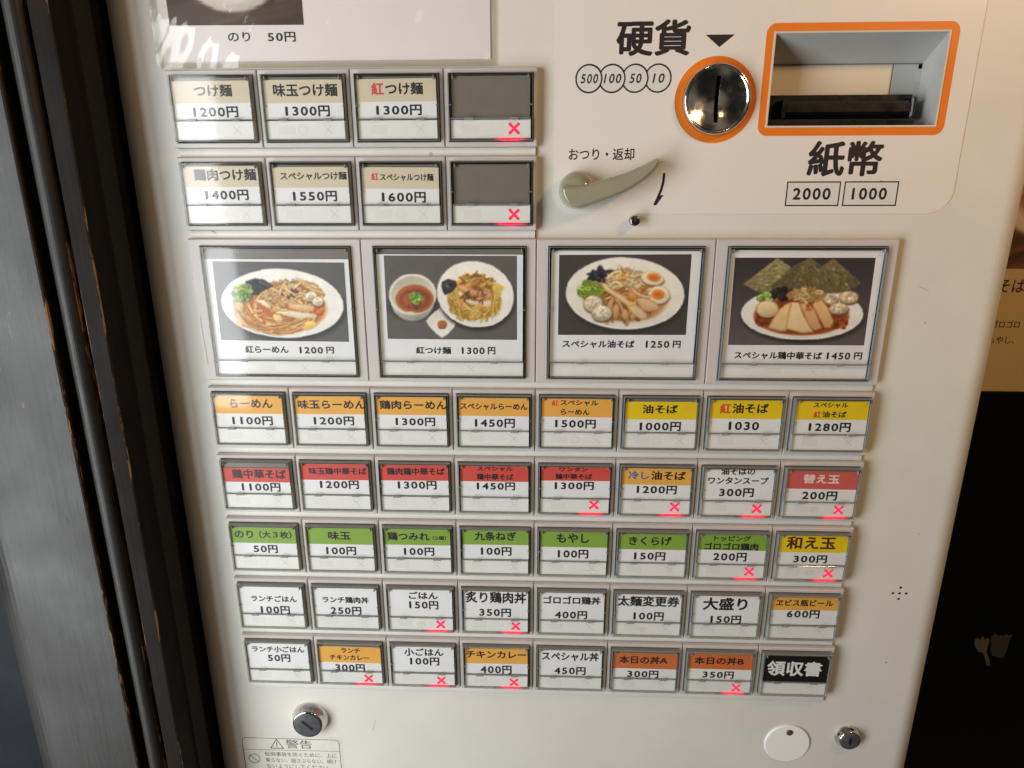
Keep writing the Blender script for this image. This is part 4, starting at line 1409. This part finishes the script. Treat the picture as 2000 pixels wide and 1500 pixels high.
def lock(x, y, r, p, slit, lab):
    mb = MB()
    mb.lathe(x, y, [(r, Z0), (r * 0.99, Z0 + 0.6), (r * 0.9, Z0 + p * 0.45), (r * 0.80, Z0 + p * 0.85), (r * 0.78, Z0 + p), (r * 0.735, Z0 + p)], MT['chrome'], 56)
    l = part('lock', mb, label=lab)
    mb = MB()
    mb.lathe(x, y, [(r * 0.735, Z0 + p - 0.3), (r * 0.72, Z0 + p + 0.3), (r * 0.68, Z0 + p + 0.45), (0.3, Z0 + p + 0.45)], MT['barrel'], 48)
    sub(l, 'barrel', mb)
    mb = MB()
    z = Z0 + p + 0.5
    a = math.radians(slit[0])
    u, v = (math.cos(a), math.sin(a)), (-math.sin(a), math.cos(a))
    for hw, hl, zz, m in ((slit[2] + 0.3, slit[1] + 0.35, z, MT['steel']), (slit[2], slit[1], z + 0.04, MT['dark'])):
        mb.face([(x + u[0] * sa * hl + v[0] * sb * hw, y + u[1] * sa * hl + v[1] * sb * hw, zz) for sa, sb in ((-1, -1), (1, -1), (1, 1), (-1, 1))], m)
    sub(l, 'keyhole', mb)


lock(-175.4, -249.5, 14.7, 7.5, (-44, 5.2, 1.0), 'larger chrome lock with slanted keyhole')
lock(241.9, -252.6, 9.9, 5.0, (88, 2.6, 0.8), 'smaller chrome lock beside the white disc')

mb = MB()
mb.lathe(196.9, -260.6, [(17.1, Z0), (17.1, Z0 + 0.9), (16.8, Z0 + 1.2), (16.2, Z0 + 1.3), (0.3, Z0 + 1.3)], MT['disc'], 64, False)
dc = part('cover_disc', mb, label='white plastic cover disc hung on one screw')
mb = MB()
mb.lathe(197.3, -249.6, [(2.5, Z0 + 1.3), (2.4, Z0 + 1.9), (1.8, Z0 + 2.3), (0.2, Z0 + 2.4)], MT['barrel'], 24)
sub(dc, 'screw', mb)
for dx, dy in ((0, 0), (4.65, 0), (-4.65, 0), (0, 4.65), (0, -4.65)):
    mb = MB()
    mb.lathe(261.2 + dx, -126.4 + dy, [(0.95, Z0 + 0.03), (0.1, Z0 + 0.03)], MT['dark'], 14, False)
    part('speaker_hole', mb)

# warning sticker
mb = MB()
ox = rrect(-235.0, -152.6, -345, -268.4, 5, 5)
mb.fill(ox, [], Z0 + 0.1, MT['sticker'])
stk = part('warning_sticker', mb, label='peeling grey warning sticker with black line border')
zz = Z0 + 0.14
mb = MB()
i1, i2 = rrect(-233.6, -154.2, -344, -270.4, 3.5, 5), rrect(-233.1, -154.7, -343.5, -270.9, 3.0, 5)
mb.fill(i1, [i2], zz, MT['greyink'])
mb.line([(-233.3, -282.4), (-154.5, -281.8)], 0.35, zz, MT['greyink'], False)
mb.line([(-210.5, -280.4), (-205.3, -271.5), (-200.1, -280.4), (-210.5, -280.4)], 0.7, zz, MT['greyink'])
mb.line([(-205.3, -274.6), (-205.3, -277.6)], 0.8, zz, MT['greyink'])
mb.line([(-205.3, -279.0), (-205.3, -279.05)], 0.9, zz, MT['greyink'])
mb.lathe(-225.2, -291.3, [(4.8, zz), (4.25, zz)], MT['greyink'], 36, False, False)
mb.line([(-228.3, -288.2), (-222.1, -294.4)], 0.55, zz, MT['greyink'], False)
write(mb, "警告", -187.3, -275.9, 21.3, 8.6, zz, MT['greyink'], 0.004)
write(mb, "転倒事故を防ぐために、上に", -186.8, -286.3, 58.8, 4.4, zz, MT['greyink'], 0.004)
write(mb, "乗らない、揺さぶらない、傾け", -187.0, -292.4, 58.1, 4.4, zz, MT['greyink'], 0.004)
write(mb, "ないようにしてください。", -189.6, -298.6, 52.4, 4.4, zz, MT['greyink'], 0.004)
sub(stk, 'lettering', mb)

# old scuffs on the paint
for pts, w, z in (([(-218.0, 71.9), (-218.0, 61.6), (-217.3, 50.7), (-217.2, 39.6)], 0.35, ZF + 0.05), ([(-205.0, 126.0), (-203.6, 125.4), (-202.2, 124.2)], 0.4, -0.85),
                  ([(-123.4, -249.5), (-125.0, -254.5), (-126.0, -260.0)], 0.25, Z0 + 0.04), ([(238.5, 92.0), (244.5, 89.5)], 0.2, Z0 + 0.04)):
    mb = MB()
    mb.line(pts, w, z, MT['grime'])
    part('scuff_mark', mb)

# ------------------------------------------------------------------ laminated menu sheet taped above the buttons
ms = thing('menu_sheet', (-123, 221, Z0 + 0.4), 'laminated white menu sheet with bowl picture above the top buttons', 'menu sheet')


def hang(name, mb, par, base):
    if isinstance(mb, MB):
        mb.v = [(x - base[0], y - base[1], z - base[2]) for x, y, z in mb.v]
    return put(name, mb, par)


MB0 = (-123, 221, Z0 + 0.4)
mb = MB()
mb.box(-220.9, -27.6, 223.2, HI - 6, Z0 + 0.5, Z0 + 0.8, MT['paper'])
hang('paper', mb, ms, MB0)
mb = MB()
nx, ny = 60, 40
X0, X1, Y0, Y1 = -225.5, -24.3, 219.6, HI - 2


def wav(x, y):
    return Z0 + 1.15 + 0.30 * math.sin(x * 0.11 + y * 0.05) * math.sin(y * 0.13 + 1.0) + 0.12 * math.sin(x * 0.37 - y * 0.21) + 0.35 * max(0, (226 - y) / 7.0) * (0.5 + 0.5 * math.sin(x * 0.045 + 0.6))


def ink(x, y):
    return MT['laminate'] if -221.2 < x < -27.4 and y > 222.8 else MT['lamedge']


G = [[(X0 + (X1 - X0) * i / nx, Y0 + (Y1 - Y0) * j / ny) for i in range(nx + 1)] for j in range(ny + 1)]
vs = [(x, y, wav(x, y)) for r_ in G for x, y in r_]
for j in range(ny):
    for i in range(nx):
        a = j * (nx + 1) + i
        x, y = G[j][i]
        mb.f.append((a, a + 1, a + nx + 2, a + nx + 1))
        mb.m.append(mb.mi(ink(x + 1.6, y + 1.5)))
        mb.s.append(True)
mb.v = vs
hang('laminate', mb, ms, MB0)
p = pic_sheet()
me = p.sheet('bowl_picture', [(130, -400), (1470, -400), (150, 250), (1470, 250)], [(-215.0 + 123, -(300 - 221)), (-135.7 + 123, -(300 - 221)), (-215.0 + 123, -(242.6 - 221)), (-135.7 + 123, -(242.2 - 221))], 0.5, 150, 100)
put('bowl_picture', me, ms)
mb = MB()
write(mb, "のり", -174.6, 236.3, 13.2, 5.2, Z0 + 0.9, INK['k'], 0.012)
hang('lettering', mb, ms, MB0)
mb = MB()
write(mb, "50円", -149.4, 236.0, 16.4, 5.3, Z0 + 0.9, INK['k'], 0.022)
hang('price_lettering', mb, ms, MB0)

# ------------------------------------------------------------------ dark timber door frame beside the machine
DB = (-330, -UP, 0)
fr = thing('door_frame', DB, 'dark painted timber door frame with worn beaded edge beside the machine', 'door frame')
L2, H2 = -520.0, 420.0


class Frame(MB):
    """timber stands 11 mm further forward than drawn"""

    def sweep(self, prof, y0, y1, ms, smooth=False, ny=1):
        MB.sweep(self, [(x * 0.9713, z + 11.0) for x, z in prof], y0, y1, ms, smooth, ny)


mb = Frame()
mb.sweep([(-392.2, -5)] + arc(-358, -4, 34, 178, 90, 12) + [(-299.2, 30)], L2, H2, MT['wood'], True, 1)
mb.sweep([(-299.2, 30), (-298.2, 29.5), (-297.6, 28.4)], L2, H2, MT['worn'], False)
mb.sweep([(-297.6, 28.4), (-297.4, 21.5)], L2, H2, MT['woodbrown'])
hang('casing_board', mb, fr, DB)
mb = Frame()
mb.sweep([(-297.4, 21.5), (-291.6, 21.5)], L2, H2, MT['woodbrown'])
mb.sweep([(-279.2, 21.5), (-276.6, 21.5)], L2, H2, MT['woodbrown'])
hang('groove', mb, fr, DB)
mb = Frame()
mb.sweep([(-291.6, 21.5), (-291.4, 25.0)], L2, H2, MT['worn'])
mb.sweep(arc(-285.4, 25.0, 6.0, 180, 25, 12), L2, H2, MT['wood'], True)
mb.sweep(arc(-285.4, 25.0, 6.0, 25, 0, 3) + [(-279.2, 21.5)], L2, H2, MT['worn'])
hang('bead_moulding', mb, fr, DB)
mb = Frame()
mb.sweep([(-276.6, 21.5), (-276.4, 27.6), (-275.6, 28.4)], L2, H2, MT['worn'])
mb.sweep([(-275.6, 28.4), (-265.4, 28.4)], L2, H2, MT['woodbrown'])
mb.sweep([(-265.4, 28.4), (-264.6, 27.6)], L2, H2, MT['worn'])
mb.sweep([(-264.6, 27.6), (-264.4, 12)], L2, H2, MT['woodbrown'])
hang('edge_board', mb, fr, DB)
mb = Frame()
mb.sweep([(-264.4, 12), (-262.8, 11), (-262.4, -4), (-264.2, -6)], L2, H2, MT['seal'], True)
hang('pile_seal', mb, fr, DB)
mb = Frame()
mb.sweep([(-264.2, -6), (-268.5, -10), (-268.5, -420)], L2, H2, MT['reveal'])
hang('reveal_board', mb, fr, DB)
mb = Frame()
mb.sweep([(-560, -14), (-398, -14), (-392.2, -5)], L2, H2, MT['bluepaint'])
hang('recessed_panel', mb, fr, DB)

# ------------------------------------------------------------------ wall behind, to the right of the machine
mb = MB()
mb.box(296, 1150, -36, 600, -240, -202.5, MT['plaster'])
mb.box(290, 1150, -1200, -34.0, -240, -200, MT['wainscot'], 1.0)
w = put('wall', mb)
w['kind'] = 'structure'
PB = (530, -33, -202)
po = thing('menu_poster', PB, 'cream menu poster with bowl photo on the wall behind the machine', 'poster')
mb = MB()
mb.box(398, 700, -33.4, 200, -202.4, -201.6, MT['poster'])
hang('paper', mb, po, PB)
me = pic_poster().sheet('bowl_picture', [(0, 0), (500, 0), (0, 300), (500, 300)], [(408 - 530, -(190 + 33)), (590 - 530, -(190 + 33)), (408 - 530, -(82.5 + 33)), (590 - 530, -(82.5 + 33))], 0.5, 120, 80)
put('bowl_picture', me, po)
mb = MB()
write(mb, "そば", 435.0, 67.3, 23.5, 12.3, -201.5, INK['k'], 0.012)
hang('title_lettering', mb, po, PB)
mb = MB()
write(mb, "ゴロゴロ", 436.5, 31.6, 25.5, 7.2, -201.5, INK['k'], 0.012)
write(mb, "もやし、", 435.4, 16.6, 24.0, 7.0, -201.5, INK['k'], 0.012)
hang('lettering', mb, po, PB)
for ta, m, lab in (([(472.2, -315.3), (472.4, -310.5), (474.7, -307.2), (477.4, -310.3), (479.7, -305.5), (482.5, -310.2), (484.9, -307.6), (487.6, -310.0), (487.4, -316.5), (487.0, -324.6), (491.6, -334.2), (494.1, -342.4), (491.0, -343.1), (487.4, -334.4), (483.7, -326.3), (478.1, -324.9)], MT['tape'], 'torn beige scrap of tape with a ragged tail on the black board'),
                    ([(488.0, -305.9), (492.3, -301.9), (494.9, -304.4), (497.9, -303.4), (501.4, -304.9), (502.9, -302.0), (505.9, -303.8), (509.6, -302.4), (508.4, -309.5), (508.1, -320.8), (506.2, -331.5), (501.0, -332.3), (493.7, -329.3), (490.8, -322.9)], MT['tape2'], 'torn grey scrap of tape beside the beige one on the black board')):
    mb = MB()
    mb.fill(ta, [], -199.6, m)
    mb.wall(ta, -200, -199.6, m)
    tp = put('torn_tape', mb)
    tp['label'] = lab
    tp['category'] = 'tape'
    tp['group'] = 'torn tape on the black board'
